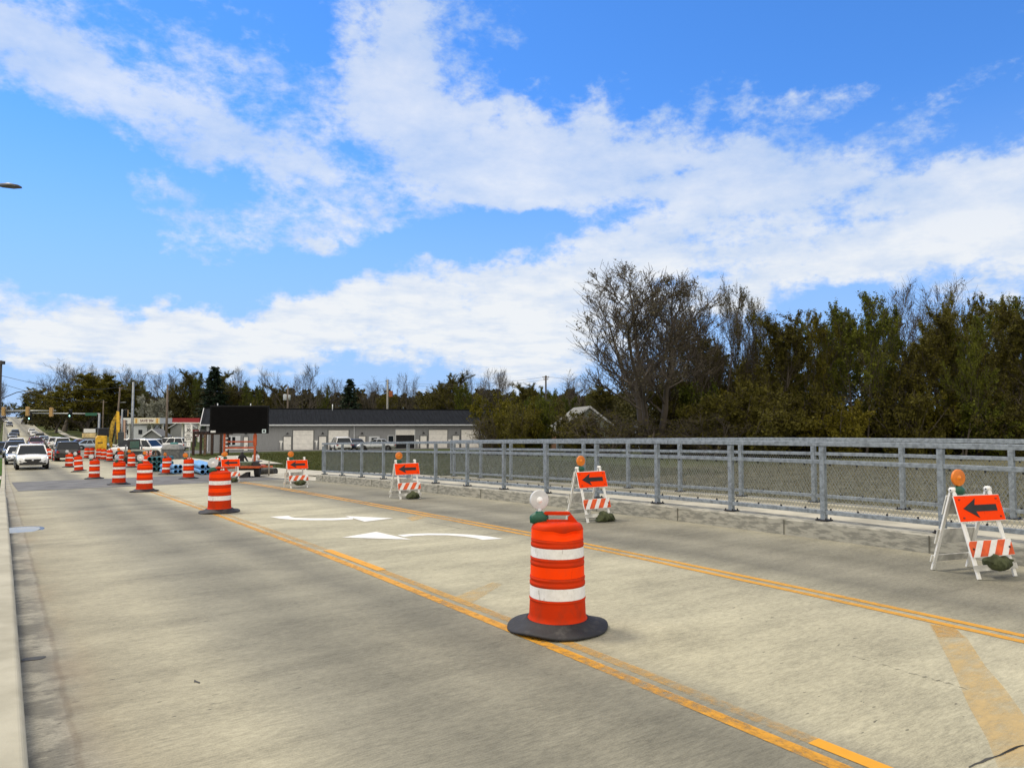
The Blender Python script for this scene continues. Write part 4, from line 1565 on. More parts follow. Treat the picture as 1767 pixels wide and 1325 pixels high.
for k in range(3):
    m_.box(((a + b_)/2, -.094, 2.35 + k*.2), (b_ - a - .05, .006, .02), 1)
m_.build('rolled_door', [door_m, mat('door_seam', (.42, .41, .38), .6)], d)
for (a, b_, z0, hgt, panes) in ((392.5, 416, 1.0, 1.25, 3), (637, 655.5, 1.25, .85, 1)):
    fr = MB()
    xa, xb = along(a), along(b_)
    fr.box(((xa + xb)/2, -.04, z0 + hgt/2), (xb - xa, .06, hgt))
    wo = fr.build('window', trimw, bld)
    n = panes
    pn = MB()
    if panes == 3:
        cw = (xb - xa)/3
        for k in range(2):
            pn.box((xa + cw*(k + .5) + .02, -.075, z0 + hgt/2), (cw*.68, .012, hgt*.80))
    else:
        pn.box(((xa + xb)/2, -.075, z0 + hgt/2 - .03), ((xb - xa)*.52, .012, hgt*.62))
    pn.build('pane', glass_m, wo)
for i, (px, w2) in enumerate(((486, .55), (546.5, .5), (657, .4), (720.5, .5), (776, .45), (828, .45))):
    x = along(px)
    s = MB()
    s.box((x, -.05, 1.50), (.40, .04, .24))
    s.build('suite_plate', white_paint, bld)
    if px == 657:
        continue
    q = Apt + u*x
    n_ = Vector((u.y, -u.x, 0))
    q = q + n_*.75
    bo = MB()
    bo.lathe([(.10, 0), (.10, 1.0), (.085, 1.06), (.05, 1.09), (0, 1.10)], 14, 0)
    o = bo.build('bollard', white_paint)
    o.location = (q.x, q.y, T(q.x, q.y) - .02)
    tag(o, ['white bollard left of the first overhead door from the message board', 'white bollard left of the second overhead door behind the railing end', None, 'white bollard right of the open dark doorway', 'white bollard between the two right overhead doors', 'white bollard at the right end of the garages beside the olive bush'][i], 'bollard', 'white bollards along the garages')
pv = MB()
for x in (along(372), along(432), along(580)):
    pv.tube([(x, DP/2 - .6, RH - .3), (x, DP/2 - .6, RH + .75)], .06, 8)
pv.build('roof_vent', trimw, bld)
# gravel apron in front of the garages
mb = MB()
n_ = Vector((u.y, -u.x, 0))
pts = []
for s_, o_ in ((-1, 0), (BL + 3, 0)):
    for e_ in (0, 9.0):
        q = Apt + u*(s_ + (14 if e_ and s_ < 0 else 0)) + n_*e_
        pts.append((q.x, q.y, T(q.x, q.y) + .03))
nseg = 24
vs, fs = [], []
for i in range(nseg + 1):
    for e_ in range(5):
        s_ = -1 + (BL + 4)*i/nseg
        q = Apt + u*s_ + n_*(e_*1.5 - .3)
        vs.append((q.x, q.y, max(T(q.x, q.y), bz) + .04))
for i in range(nseg):
    for e_ in range(4):
        fs.append((i*5 + e_, i*5 + e_ + 1, i*5 + e_ + 6, i*5 + e_ + 5))
mb.add(vs, fs)
tag(mb.build('parking_apron', asph_m), kind='structure')
# pale path curving over the lawn behind the walkers
mb = MB()
_k = [G(px, d) for px, d in ((396, 72), (408, 66), (420, 61), (430, 57), (440, 53.5))]
pth = [_k[min(i//6, 3)].lerp(_k[min(i//6, 3) + 1], (i - 6*min(i//6, 3))/6) for i in range(25)]
vs, fs = [], []
for i, p in enumerate(pth):
    t = (pth[min(i + 2, 24)] - pth[max(i - 2, 0)]).normalized()
    s_ = Vector((t.y, -t.x, 0)).normalized()*(1.0 + .045*i)
    for m in range(5):
        q = p + s_*(m/2 - 1)
        vs.append((q.x, q.y, T(q.x, q.y) + .09))
for i in range(24):
    for m in range(4):
        fs.append((5*i + m, 5*i + m + 1, 5*i + m + 6, 5*i + m + 5))
mb.add(vs, fs, 0, True)
tag(mb.build('lawn_path', walk_m), kind='structure')

# ------------------------------------------------------------------ timber pergola left of the building
timber = mat('dark_stained_timber', (.045, .022, .014), .75, var=.3)
timber_l = mat('sunlit_timber', (.16, .10, .06), .75, var=.3)  # same timber with the post's lit side put into its colour
p = G(360, 76)
pg = thing('pergola', 'dark timber pergola standing at the left end of the grey garage building', 'pergola', p, FACE_CAM + .1)
for x, m in ((-1.45, timber), (-.25, timber_l), (.45, timber), (1.35, timber)):
    k = MB()
    k.box((x, 0, 1.08), (.24, .24, 2.16))
    k.build('post', m, pg, bevel=.01)
for x in (-1.45, 1.35):
    k = MB()
    k.box((x, 2.4, 1.08), (.22, .22, 2.16))
    k.build('post', timber, pg, bevel=.01)
k = MB()
k.box((0, 0, 2.25), (3.7, .20, .20))
k.box((0, 2.4, 2.25), (3.7, .20, .20))
k.build('beam', timber, pg)
k = MB()
for i in range(9):
    k.box((-1.7 + i*.42, 1.2, 2.42), (.08, 3.4, .14))
k.build('rafters', timber, pg)
p = G(352, 74)

# ------------------------------------------------------------------ message board trailer
p = G(414, 36.5)
og = mat('orange_machine_paint', (.46, .075, .012), .55, var=.25)
z0 = zr(p.y) + .008
tb = thing('message_board_trailer', 'orange wheeled trailer with a large blank black message board', 'message board', (p.x, p.y, z0), FACE_CAM + .12)
k = MB()
k.box((0, 0, 2.88), (2.86, .16, 1.40))
bd = k.build('board', mat('board_black', (.0035, .0035, .004), .5, var=.2, spec=.15), tb, bevel=.02)
k = MB()
k.box((0, -.085, 2.88), (2.70, .012, 1.24))
k.build('display_face', mat('display_matte_black', (.0015, .0015, .0018), .7, spec=.1), bd)
k = MB()
k.box((-1.24, -.094, 2.28), (.24, .012, .10))
k.build('maker_plate', plate_m, bd)
k = MB()
k.box((1.22, -.094, 2.30), (.19, .012, .19))
k.box((1.22, -.101, 2.30), (.10, .006, .10), 1)
k.build('emblem_plate', [mat('pale_blue_plate', (.55, .66, .68), .5), grille_m], bd)
for x in (-.72, .76):
    k = MB()
    k.box((x, 0.05, 1.40 if x < 0 else 1.30), (.10, .10, 1.65 if x < 0 else 1.90))
    if x > 0:
        k.box((x, 0.05, 1.85), (.16, .14, .55))
    else:
        for i in range(4):
            k.box((x + .11, .03, 1.35 + i*.20), (.10, .10, .07), 1)
    k.build('mast', [og, mat('white_reflector', (.7, .7, .68), .5)], tb, bevel=.008)
k = MB()
k.box((.02, .05, 1.77), (1.36, .07, .07))
k.box((.02, .05, 1.47), (1.36, .06, .08))
k.box((.02, .02, 1.405), (1.36, .05, .03), 1)
k.build('cross_bar', [og, mat('white_reflector', (.7, .7, .68), .5)], tb)
k = MB()
k.box((.1, .15, .52), (2.1, 1.5, .10))
k.box((.15, .1, .42), (1.5, .30, .16), 1)
k.box((1.40, -.1, .52), (.55, .09, .09))
k.build('chassis', [og, dark_metal], tb, bevel=.01)
k = MB()
k.box((.25, .2, .66), (.85, .8, .20))
k.build('battery_box', mat('olive_cover', (.09, .12, .07), .7, var=.3), tb, bevel=.03)
for x in (-.85, .92):
    wh = MB()
    M = Matrix.Translation((x, .0, .34)) @ Matrix.Rotation(pi/2, 4, 'Y')
    wh.lathe([(.18, -.11), (.31, -.115), (.34, -.08), (.34, .08), (.31, .115), (.18, .11)], 26, 0, M)
    wo = wh.build('wheel', tyre_m, tb)
    ri = MB()
    ri.lathe([(0, -.09), (.19, -.10), (.19, .10), (0, .09)], 16, 0, M)
    ri.build('rim', mat('white_rim', (.5, .5, .48), .5), wo)
k = MB()
for x in (-.85, .92):
    k.box((x, .0, .78), (.30, .82, .04))
    k.box((x, -.40, .62), (.30, .04, .34))
k.build('fender', dark_metal, tb, bevel=.02)
for x, y in ((1.50, -.15), (-1.15, -.2)):
    k = MB()
    k.tube([(x, y, 0), (x, y, .80)], .035, 10, 0)
    k.box((x, y, .012), (.18, .18, .02))
    k.build('jack_leg', mat('worn_steel', (.33, .30, .26), .6, metal=.3), tb)
# black wedge lying beside the wheel
k = MB()
k.prism([(-.32, 0), (.22, 0), (.22, .26), (.10, .26)], -.15, .15)
ck = k.build('wheel_chock', black_rubber)
q = Vector((p.x, p.y, 0)) + RV*.42 - FV*.25
ck.location = (q.x, q.y, zr(q.y) + .008)
ck.rotation_euler = (0, 0, FACE_CAM)
tag(ck, 'black wedge against the wheel of the message board trailer', 'wheel chock')
# length of dark drain pipe lying on the apron
p = G(463, 38.2)
k = MB()
M = Matrix.Rotation(pi/2, 4, 'Y')
k.lathe([(.155, -.55), (.175, -.55), (.175, .55), (.155, .55), (.155, -.55)], 22, 0, M)
for i in range(14):
    k.lathe([(.172, -.02), (.188, -.012), (.188, .012), (.172, .02)], 22, 0, Matrix.Translation((-.52 + i*.08, 0, 0)) @ M)
o = k.build('drain_pipe', mat('dark_ribbed_pipe', (.05, .05, .048), .7, var=.3))
o.location = (p.x, p.y, zr(p.y) + .22)
o.rotation_euler = (0, 0, FACE_CAM - .35)
tag(o, 'short dark ribbed drain pipe lying right of the message board trailer', 'pipe')

# ------------------------------------------------------------------ pipes for the water main
blue = mat('blue_plastic_pipe', (.15, .36, .66), .4, var=.12, scale=3)
blue_in = mat('pipe_bore', (.012, .03, .075), .7)
teal = mat('teal_plastic_pipe', (.015, .11, .13), .45, var=.2)
teal_in = mat('teal_pipe_bore', (.006, .02, .024), .7)


def pipe(L, R, m, mi):
    k = MB()
    M = Matrix.Rotation(-pi/2, 4, 'X')
    k.lathe([(R*.84, 0), (R*1.12, 0), (R*1.12, .16), (R*1.0, .24), (R, L)], 20, 0, M)
    k.f = [f for f in k.f if len(f) == 4]
    k.m = k.m[:len(k.f)]
    k.sm = k.sm[:len(k.f)]
    k.lathe([(R*.84, 0), (R*.84, .9), (0, .9)], 20, 1, M)
    k.f = [f for f in k.f if len(f) == 4]
    k.m = [0]*80 + [1]*(len(k.f) - 80)
    k.sm = [True]*len(k.f)
    return k.mesh('pipe', [m, mi])


def stack(px, d, ang, cols, rows, R, L, m, mi, lab, grp, zoff=.0, gap=1.15):
    me = pipe(L, R, m, mi)
    p = G(px, d)
    for j in range(rows):
        for i in range(cols):
            o = bpy.data.objects.new('water_pipe', me)
            COL.objects.link(o)
            off = (i - (cols - 1)/2)*2*R*gap
            a = FACE_CAM + ang
            v = Vector((cos(a), sin(a), 0))*off
            x, y = p.x + v.x, p.y + v.y
            zz = zr(y) if x < xr(y) else zr(y) + .15
            o.location = (x, y, zz + .02 + R*1.12 + j*2*R*1.12)
            o.rotation_euler = (0, 0, a)
            pos = {1: [''], 2: ['left ', 'right '], 3: ['left ', 'middle ', 'right '], 4: ['far left ', 'left ', 'right ', 'far right ']}[cols][i]
            lev = ['bottom', 'top'][j] if rows == 2 else ['bottom', 'middle', 'top'][j]
            tag(o, f'{m.name.split("_")[0]} pipe, {pos}one in the {lev} row of the {lab}', 'pipe', grp)


stack(362, 41.0, .55, 3, 2, .13, 5.5, blue, blue_in, 'pile beside the message board', 'blue water pipes')
stack(310, 42.5, .9, 2, 2, .12, 1.7, blue, blue_in, 'short pile between drums', 'blue water pipes')
stack(269, 46, -.1, 3, 3, .14, 1.4, teal, teal_in, 'three-high stack', 'teal pipes')

# ------------------------------------------------------------------ grey precast vault
p = G(300, 66)
vt = thing('concrete_vault', 'grey eight-sided precast concrete vault with sloped top on the verge', 'concrete vault', (p.x, p.y, T(p.x, p.y)), FACE_CAM + .25)
k = MB()
k.lathe([(.82, 0), (.84, .02), (.84, 1.05), (.80, 1.10)], 8, 0, smooth=False)
k.build('barrel', mat('grey_precast', (.13, .135, .135), .85, var=.2, bump=.2), vt)
k = MB()
k.lathe([(.88, 1.10), (.88, 1.16), (.70, 1.45), (.50, 1.50), (0, 1.50)], 8, 0, smooth=False)
k.build('cone_top', mat('pale_precast', (.25, .255, .25), .85, var=.2), vt)
k = MB()
k.box((-.36, -.80, .52), (.13, .06, .20))
k.box((-.15, -.80, .52), (.05, .06, .18))
k.build('knockout', dark_in, vt)
k = MB()
k.box((.1, 0, 1.56), (.5, .5, .12))
k.build('teal_cover', mat('teal_cover', (.05, .25, .24), .5), vt, bevel=.03)
vt.scale = (1.15, 1.15, 1.15)

# ------------------------------------------------------------------ signs
sign_white = mat('sign_white', (.78, .78, .76), .45, var=.06)


def sign_plate(parent, x, z, w, h, m=sign_white, y=-.05, nm='sign_plate'):
    k = MB()
    k.box((x, y, z), (w, .012, h))
    o = k.build(nm, m, parent, bevel=.004)
    e = MB()
    for (cx, cz, ww, hh) in ((x, z + h/2 - .025, w - .03, .014), (x, z - h/2 + .025, w - .03, .014), (x - w/2 + .025, z, .014, h - .05), (x + w/2 - .025, z, .014, h - .05)):
        e.box((cx, y - .008, cz), (ww, .004, hh))
    e.build('border', black_letter, o)
    return o


p = G(327, 56)
zs = T(p.x, p.y)
sg = thing('speed_limit_sign', 'white speed limit 30 sign above smaller white school zone plates on one post', 'road sign', (p.x, p.y, zs), FACE_CAM + .05)
k = MB()
k.box((.08, 0, 1.5), (.07, .05, 3.0))
k.build('post', grey_pole, sg)
zz = lambda py: zat(py, 56) - zs
a = sign_plate(sg, 0, zz(739), .62, .62)
lettering('SPEED\nLIMIT', .13, (0, -.066, zz(736)), a, black_letter)
lettering('30', .30, (0, -.066, zz(742.2)), a, black_letter, bold=.012)
a = sign_plate(sg, 0, zz(754.2), .62, .70)
lettering('END\nSCHOOL\nZONE', .17, (0, -.066, zz(754.2)), a, black_letter, bold=.004, sx=.85)
a = sign_plate(sg, .02, zz(766.5), .32, .42)
lettering('↑' if False else '1', .2, (.02, -.066, zz(766.5)), a, black_letter)

# traffic signals with mast arms
tan_m = mat('tan_signal_housing', (.42, .26, .09), .5, var=.12)
blk_m = mat('black_signal_housing', (.010, .011, .011), .5)
green_l = mat('lit_green_lens', (.2, .9, .7), .2, var=.02, emit=(.45, 1.0, .85), estr=3.0)
dark_l = mat('unlit_lens', (.02, .02, .02), .2)


def signal_head(parent, loc, back, face=0.0, s=1.0, green=True):
    """three section head facing local -y (or away when back)"""
    M = Matrix.Translation(loc) @ Matrix.Rotation(face + (pi if back else 0), 4, 'Z') @ Matrix.Scale(s, 4)
    k = MB()
    k.box((0, 0, 0), (.34, .20, 1.06), 0, M)
    if not back:
        k.box((0, .05, 0), (.52, .02, 1.28), 0, M)
    for i in range(3):
        k.tube([M @ Vector((0, -.10, .34 - i*.34)), M @ Vector((0, -.28, .33 - i*.34))], .14*s, 12, 0, caps=False)
    h = k.build('signal_head', tan_m if back else blk_m, parent, bevel=.01)
    for i in range(3):
        l = MB()
        l.lathe([(0, -.01), (.12, -.01), (.12, .01), (0, .01)], 14, 0, M @ Matrix.Translation((0, -.115, .34 - i*.34)) @ Matrix.Rotation(pi/2, 4, 'X'))
        l.build('lens', green_l if (i == 2 and green and not back) else dark_l, h)
    return h


# near mast, its heads turned away (tan backs)
d1 = 84.0
p = G(-9, d1)
zb = T(p.x, p.y)
ts = thing('traffic_signal', 'long signal mast arm from the left edge with tan-backed heads and a curved lamp arm', 'traffic signal', (p.x, p.y, zb), FACE_CAM, 'traffic signals at the crossing')
ppm = FPX/d1
lx = lambda px: (px + 9)/ppm
lz = lambda py: zat(py, d1) - zb
k = MB()
k.tube([(0, 0, 0), (0, 0, lz(660))], [.17, .11], 12)
k.build('pole', grey_pole, ts)
k = MB()
k.tube([(0, 0, lz(709.5)), (lx(50), 0, lz(708.8)), (lx(97), 0, lz(708.5))], [.13, .09, .05], 10)
k.build('mast_arm', grey_pole, ts)
k = MB()
k.tube([(0, 0, lz(695)), (lx(2), 0, lz(688)), (lx(14), 0, lz(683)), (lx(28), 0, lz(677)), (lx(40), 0, lz(675)), (lx(46), 0, lz(674.5))], .05, 8)
k.build('lamp_arm', dark_metal, ts)
k = MB()
k.box((lx(50), 0, lz(674.8)), (.75, .28, .14))
k.build('luminaire', grey_pole, ts, bevel=.03)
for px, py in ((7.6, 710), (49, 709.5), (89.8, 711)):
    signal_head(ts, (lx(px), -.12, lz(py)), True)
k = MB()
k.lathe([(0, -.02), (.18, -.02), (.18, .02), (0, .02)], 12, 0, Matrix.Translation((lx(24.8), 0, lz(709))) @ Matrix.Rotation(pi/2, 4, 'X'))
k.build('camera_housing', dark_metal, ts)
# far mast with green lights and a street name blade
d2 = 107.0
p = G(172, d2)
zb = T(p.x, p.y)
ts = thing('traffic_signal', 'signal mast with two black heads showing green and a green street name blade', 'traffic signal', (p.x, p.y, zb), FACE_CAM, 'traffic signals at the crossing')
ppm = FPX/d2
lx = lambda px: (px - 172)/ppm
lz = lambda py: zat(py, d2) - zb
k = MB()
k.tube([(0, 0, 0), (0, 0, lz(713))], [.17, .14], 12)
k.build('pole', grey_pole, ts)
k = MB()
k.tube([(0, 0, lz(714)), (lx(110), 0, lz(713.5)), (lx(56), 0, lz(713))], [.12, .09, .05], 10)
k.build('mast_arm', grey_pole, ts)
signal_head(ts, (lx(53.5), -.15, lz(718)), False)
signal_head(ts, (lx(123), -.15, lz(713.5)), False)
k = MB()
k.box((lx(159), -.16, lz(714.8)), (1.75, .03, .42))
bl = k.build('street_name_blade', mat('blade_green', (.008, .10, .055), .5), ts, bevel=.01)
lettering('MAIN ST' if False else 'RIVER ST', .26, (lx(159), -.182, lz(714.8)), bl, sign_white) if False else None
k = MB()
k.box((.25, -.1, 2.6), (.35, .12, .45))
k.build('pedestrian_signal', blk_m, ts)
# third signal seen beyond the excavator
d3 = 112.0
p = G(216.5, d3)
zb = T(p.x, p.y)
ts = thing('traffic_signal', 'signal pole with a dark head right behind the excavator boom', 'traffic signal', (p.x, p.y, zb), FACE_CAM, 'traffic signals at the crossing')
lz = lambda py: zat(py, d3) - zb
k = MB()
k.tube([(-.45, 0, 0), (-.45, 0, lz(706))], [.15, .12], 10)
k.tube([(-.45, 0, lz(708)), (1.6, 0, lz(717))], .05, 8)
k.build('pole', grey_pole, ts)
signal_head(ts, (.1, -.1, lz(713)), False, green=False)
k = MB()
k.box((.5, -.12, lz(713)), (.12, .06, 1.0))
k.build('tan_backplate', tan_m, ts)

# ------------------------------------------------------------------ poles and lamps
def pole(name, label, cat, px, d, top_py, r0, r1, m, parts=None, group=None, lean=0.0):
    p = G(px, d)
    zb = T(p.x, p.y)
    t = thing(name, label, cat, (p.x, p.y, zb), FACE_CAM, group)
    k = MB()
    h = zat(top_py, d) - zb
    k.tube([(0, 0, 0), (lean*h*.5, 0, h*.5), (lean*h, 0, h)], [r0, (r0 + r1)/2, r1], 10)
    k.build('pole', m, t)
    return t, h


pole('lamp_post', 'tall plain grey steel post rising above the gas station sign', 'post', 229.2, 72, 659, .16, .10, grey_pole)
gp_ = 'wooden utility poles'
t, h = pole('utility_pole', 'wooden utility pole leaning behind the excavator boom with a small lamp arm', 'utility pole', 201.5, 135, 668, .20, .14, wood_pole, group=gp_, lean=.05)
k = MB()
k.bar((h*.05 - .3, 0, h - .25), (h*.05 + .9, 0, h + .05), .09, .09)
k.build('crossarm', wood_pole, t)
k = MB()
k.tube([(h*.03, 0, h*.72), (h*.03 + .9, 0, h*.74)], .04, 6)
k.box((h*.03 + 1.1, 0, h*.735), (.5, .22, .12))
k.build('lamp', grey_pole, t)
t, h = pole('utility_pole', 'thin wooden pole standing against the olive tree right of the green street blade', 'utility pole', 178.5, 160, 690, .16, .10, wood_pole, group=gp_)
k = MB()
k.box((0, 0, h - .5), (1.4, .1, .1))
k.build('crossarm', wood_pole, t)
t, h = pole('utility_pole', 'tall dark wooden pole in front of the red gas station canopy', 'utility pole', 288.5, 98, 664, .18, .12, wood_pole, group=gp_)
t, h = pole('utility_pole', 'wooden pole with a grey transformer can above the garage roof', 'utility pole', 496.5, 122, 666, .18, .13, wood_pole, group=gp_)
k = MB()
k.lathe([(.0, -.5), (.30, -.5), (.32, -.45), (.32, .40), (.25, .5), (0, .52)], 16, 0, Matrix.Translation((-.42, -.1, h - 1.9)))
k.lathe([(.0, -.45), (.20, -.45), (.20, .40), (0, .45)], 12, 0, Matrix.Translation((.30, -.1, h - 1.9)))
k.build('transformer', mat('transformer_grey', (.42, .45, .47), .5), t)
t, h = pole('utility_pole', 'pale pole with a rust-orange box in its upper half above the garage roof', 'utility pole', 668.5, 122, 655, .20, .13, mat('pale_pole', (.30, .29, .26), .8), group=gp_)
k = MB()
k.box((.55, .1, h - 2.4), (.62, .5, 1.0))
k.build('equipment_box', mat('rusty_orange', (.32, .10, .035), .8, var=.4), t, bevel=.04)
k = MB()
k.box((0, 0, h - .15), (.5, .12, .12))
k.build('crossarm', wood_pole, t)
t, h = pole('utility_pole', 'dark utility pole with two crossarms left of the big bare tree', 'utility pole', 942, 105, 648, .17, .12, mat('dark_pole', (.05, .045, .04), .85), group=gp_)
for dz, w_ in ((.25, 1.0), (.55, .7)):
    k = MB()
    k.box((0, -.08, h - dz), (w_, .1, .1))
    for i in range(4):
        k.tube([((i - 1.5)*w_*.28, -.08, h - dz), ((i - 1.5)*w_*.28, -.08, h - dz + .18)], .035, 6)
    k.build('crossarm', wood_pole, t)
k = MB()
k.box((.25, .1, h - 3.6), (.9, .2, .25))
k.build('pole_box', dark_metal, t)
t, h = pole('utility_pole', 'dark utility pole cut by the left edge of the picture above the street', 'utility pole', -1.5, 66, 622, .17, .13, mat('dark_pole', (.05, .045, .04), .85), group=gp_)
k = MB()
k.box((.1, 0, h - .2), (.5, .2, .3))
k.build('crossarm', dark_metal, t)
# wires
k = MB()


def wire(a, b_, sag, r=.016):
    a, b_ = Vector(a), Vector(b_)
    k.tube([a.lerp(b_, i/12) - Vector((0, 0, sag*4*(i/12)*(1 - i/12))) for i in range(13)], r, 4)


def W3(px, py, d):
    q = G(px, d)
    return Vector((q.x, q.y, zat(py, d)))


wire(W3(-30, 640, 70), W3(201.5, 668, 135), 1.0, .022)
wire(W3(-30, 652, 70), W3(178, 690, 160), 1.0, .022)
wire(W3(201.5, 668, 135), W3(288.5, 664, 98), .6)
wire(W3(288.5, 668, 98), W3(496.5, 668, 122), .7)
wire(W3(496.5, 668, 122), W3(668.5, 657, 122), .6)
wire(W3(668.5, 657, 122), W3(942, 650, 105), .9)
wire(W3(668.5, 660, 122), W3(942, 655, 105), .9)
wire(W3(942, 650, 105), W3(1250, 640, 100), .9)
tag(k.build('overhead_wires', mat('wire_black', (.015, .015, .015), .6)), 'thin dark overhead wires strung between the utility poles', 'wires')
# street lamp head reaching in from the left edge
p = G(-40, 22)
zb = zr(p.y)
t = thing('street_lamp', 'street lamp head reaching in at the left edge high above the parapet', 'street lamp', (p.x, p.y, zb), FACE_CAM)
h = zat(316, 22) - zb
ppm = FPX/22
k = MB()
k.tube([(0, 0, 0), (0, 0, h - .6), (.05, 0, h - .2), (.25, 0, h + .02), (.75, 0, h + .05)], [.10, .07, .06, .05, .04], 10)
k.build('pole', grey_pole, t)
k = MB()
x1 = (20 + 40)/ppm
k.loft([[(x1 - .62, -.10, h), (x1 - .62, .10, h), (x1 - .62, .06, h + .08), (x1 - .62, -.06, h + .08)], [(x1 - .3, -.17, h - .02), (x1 - .3, .17, h - .02), (x1 - .3, .10, h + .09), (x1 - .3, -.10, h + .09)],
        [(x1, -.12, h - .02), (x1, .12, h - .02), (x1, .08, h + .03), (x1, -.08, h + .03)]], 0)
k.build('lamp_head', mat('lamp_grey', (.10, .10, .105), .5), t)

# ------------------------------------------------------------------ excavator
yel = mat('machine_yellow', (.72, .42, .015), .45, var=.2, scale=4)
yel_d = mat('dusty_yellow', (.45, .29, .03), .7, var=.35, scale=5)
p = G(188, 70)
ex = thing('excavator', 'yellow tracked excavator with raised boom and dark cab among the drums', 'excavator', (p.x, p.y, zr(p.y) + .006), FACE_CAM + .507)
ex.scale = (.86, .86, 1)
s = 70/FPX
ex_x = lambda px: (px - 188)*s
ex_z = lambda py: zat(py, 70) - (zr(p.y) + .006)
for sx in (-.75, .75):
    k = MB()
    k.loft([[(sx - .22, y, z) for y, z in ((-1.5, .25), (-1.25, .0), (1.25, .0), (1.5, .25), (1.5, .45), (1.25, .68), (-1.25, .68), (-1.5, .45))],
            [(sx + .22, y, z) for y, z in ((-1.5, .25), (-1.25, .0), (1.25, .0), (1.5, .25), (1.5, .45), (1.25, .68), (-1.25, .68), (-1.5, .45))]], 0, smooth=False)
    for i in range(14):
        k.box((sx, -1.25 + i*.19, .69), (.46, .07, .04))
    k.build('track', tyre_m, ex)
k = MB()
k.box((0, 0, .62), (1.0, 1.6, .3))
k.build('undercarriage', dark_metal, ex)
k = MB()
k.loft([[(ex_x(167), -1.15, .85), (ex_x(186), -1.15, .85), (ex_x(186), -1.15, ex_z(752)), (ex_x(170), -1.15, ex_z(751.5)), (ex_x(167), -1.15, ex_z(756))],
        [(ex_x(166), .2, .85), (ex_x(187), .2, .85), (ex_x(187), .2, ex_z(751)), (ex_x(169), .2, ex_z(750.5)), (ex_x(166), .2, ex_z(755))],
        [(ex_x(168), 1.1, .85), (ex_x(186), 1.1, .85), (ex_x(186), 1.1, ex_z(753)), (ex_x(170), 1.1, ex_z(753)), (ex_x(168), 1.1, ex_z(757))]], 0, smooth=False)
k.build('engine_cover', yel, ex, bevel=.05)
k = MB()
k.box((ex_x(175), -1.17, ex_z(763)), (.5, .02, .09))
k.build('vent_slot', dark_metal, ex)
k = MB()
k.box((ex_x(180), .3, ex_z(746)), (1.0, 1.3, .75))
k.build('cab_glass', glass_m, ex)
k = MB()
k.box((ex_x(178), .3, ex_z(739.5)), (1.35, 1.5, .10))
for a in (-1, 1):
    for b_ in (-1, 1):
        k.box((ex_x(180) + a*.5, .3 + b_*.65, ex_z(746)), (.07, .07, .78))
k.build('cab_frame', dark_metal, ex, bevel=.02)
k = MB()
pts = [(ex_x(191), ex_z(770)), (ex_x(196), ex_z(772)), (ex_x(198.5), ex_z(745)), (ex_x(205), ex_z(722)), (ex_x(206.5), ex_z(711)), (ex_x(203), ex_z(709)), (ex_x(193), ex_z(728)), (ex_x(189.5), ex_z(745))]
k.prism(pts, -.18, .18)
k.build('boom', yel_d, ex, bevel=.02)
k = MB()
k.prism([(ex_x(201.5), ex_z(709)), (ex_x(206.5), ex_z(710)), (ex_x(208.5), ex_z(735)), (ex_x(207), ex_z(758)), (ex_x(203.5), ex_z(758)), (ex_x(202), ex_z(735))], -.42, -.19)
k.build('stick', yel, ex, bevel=.02)
k = MB()
k.tube([(ex_x(196), -.30, ex_z(762)), (ex_x(201), -.30, ex_z(728))], .07, 10)
k.tube([(ex_x(208), -.30, ex_z(716)), (ex_x(209), -.30, ex_z(740))], .06, 10)
for i in range(6):
    k.box((ex_x(208.8), -.30, ex_z(719 + i*4)), (.16, .14, .06), 1)
k.build('cylinder', [dark_metal, mat('hose_clamp_orange', (.5, .2, .05), .6)], ex)
k = MB()
k.loft([[(ex_x(205), -.75, ex_z(746)), (ex_x(216), -.75, ex_z(745)), (ex_x(216.5), -.75, ex_z(757)), (ex_x(213), -.75, ex_z(766)), (ex_x(206), -.75, ex_z(766))],
        [(ex_x(205), .05, ex_z(746)), (ex_x(216), .05, ex_z(745)), (ex_x(216.5), .05, ex_z(757)), (ex_x(213), .05, ex_z(766)), (ex_x(206), .05, ex_z(766))]], 0, smooth=False)
k.build('bucket', mat('bucket_steel', (.05, .06, .065), .45, metal=.4), ex, bevel=.02)

# dark skid steer loader and the flat deck beside it
p = G(233, 63)
sk = thing('skid_steer_loader', 'dark compact loader with green tinted cab behind the amber lamp drums', 'loader', (p.x, p.y, zr(p.y) + .006), FACE_CAM + .48)
for a in (-1, 1):
    for b_ in (-1, 1):
        wh = MB()
        M = Matrix.Translation((a*.70, b_*.55, .38)) @ Matrix.Rotation(pi/2, 4, 'Y')
        wh.lathe([(.18, -.14), (.34, -.15), (.38, -.1), (.38, .1), (.34, .15), (.18, .14)], 20, 0, M)
        wh.build('wheel', tyre_m, sk)
k = MB()
k.box((0, .1, .65), (1.1, 2.0, .6))
k.build('chassis', mat('loader_dark', (.03, .032, .03), .6, var=.3), sk, bevel=.05)
k = MB()
k.box((0, .05, 1.45), (.95, 1.0, .95))
k.build('cab', trim_m, sk, bevel=.08)
k = MB()
k.box((.05, -.47, 1.45), (.72, .03, .60))
k.build('windscreen', mat('green_tint_glass', (.05, .12, .10), .1, spec=.8), sk, bevel=.02)
for a in (-.62, .62):
    k = MB()
    k.bar((a, 1.0, 1.35), (a, -1.1, .55), .12, .18)
    k.build('lift_arm', mat('loader_dark', (.03, .032, .03), .6), sk)
k = MB()
k.box((0, -1.35, .35), (1.7, .5, .5))
k.build('bucket', mat('bucket_steel', (.05, .06, .065), .45, metal=.4), sk, bevel=.03)
p = G(238, 58)
fd = thing('work_trailer', 'low flat trailer with pale deck rail in front of the white utility pickup', 'trailer', (p.x, p.y, zr(p.y) + .1), FACE_CAM)
k = MB()
k.box((0, 0, .98), (2.1, .10, .09))
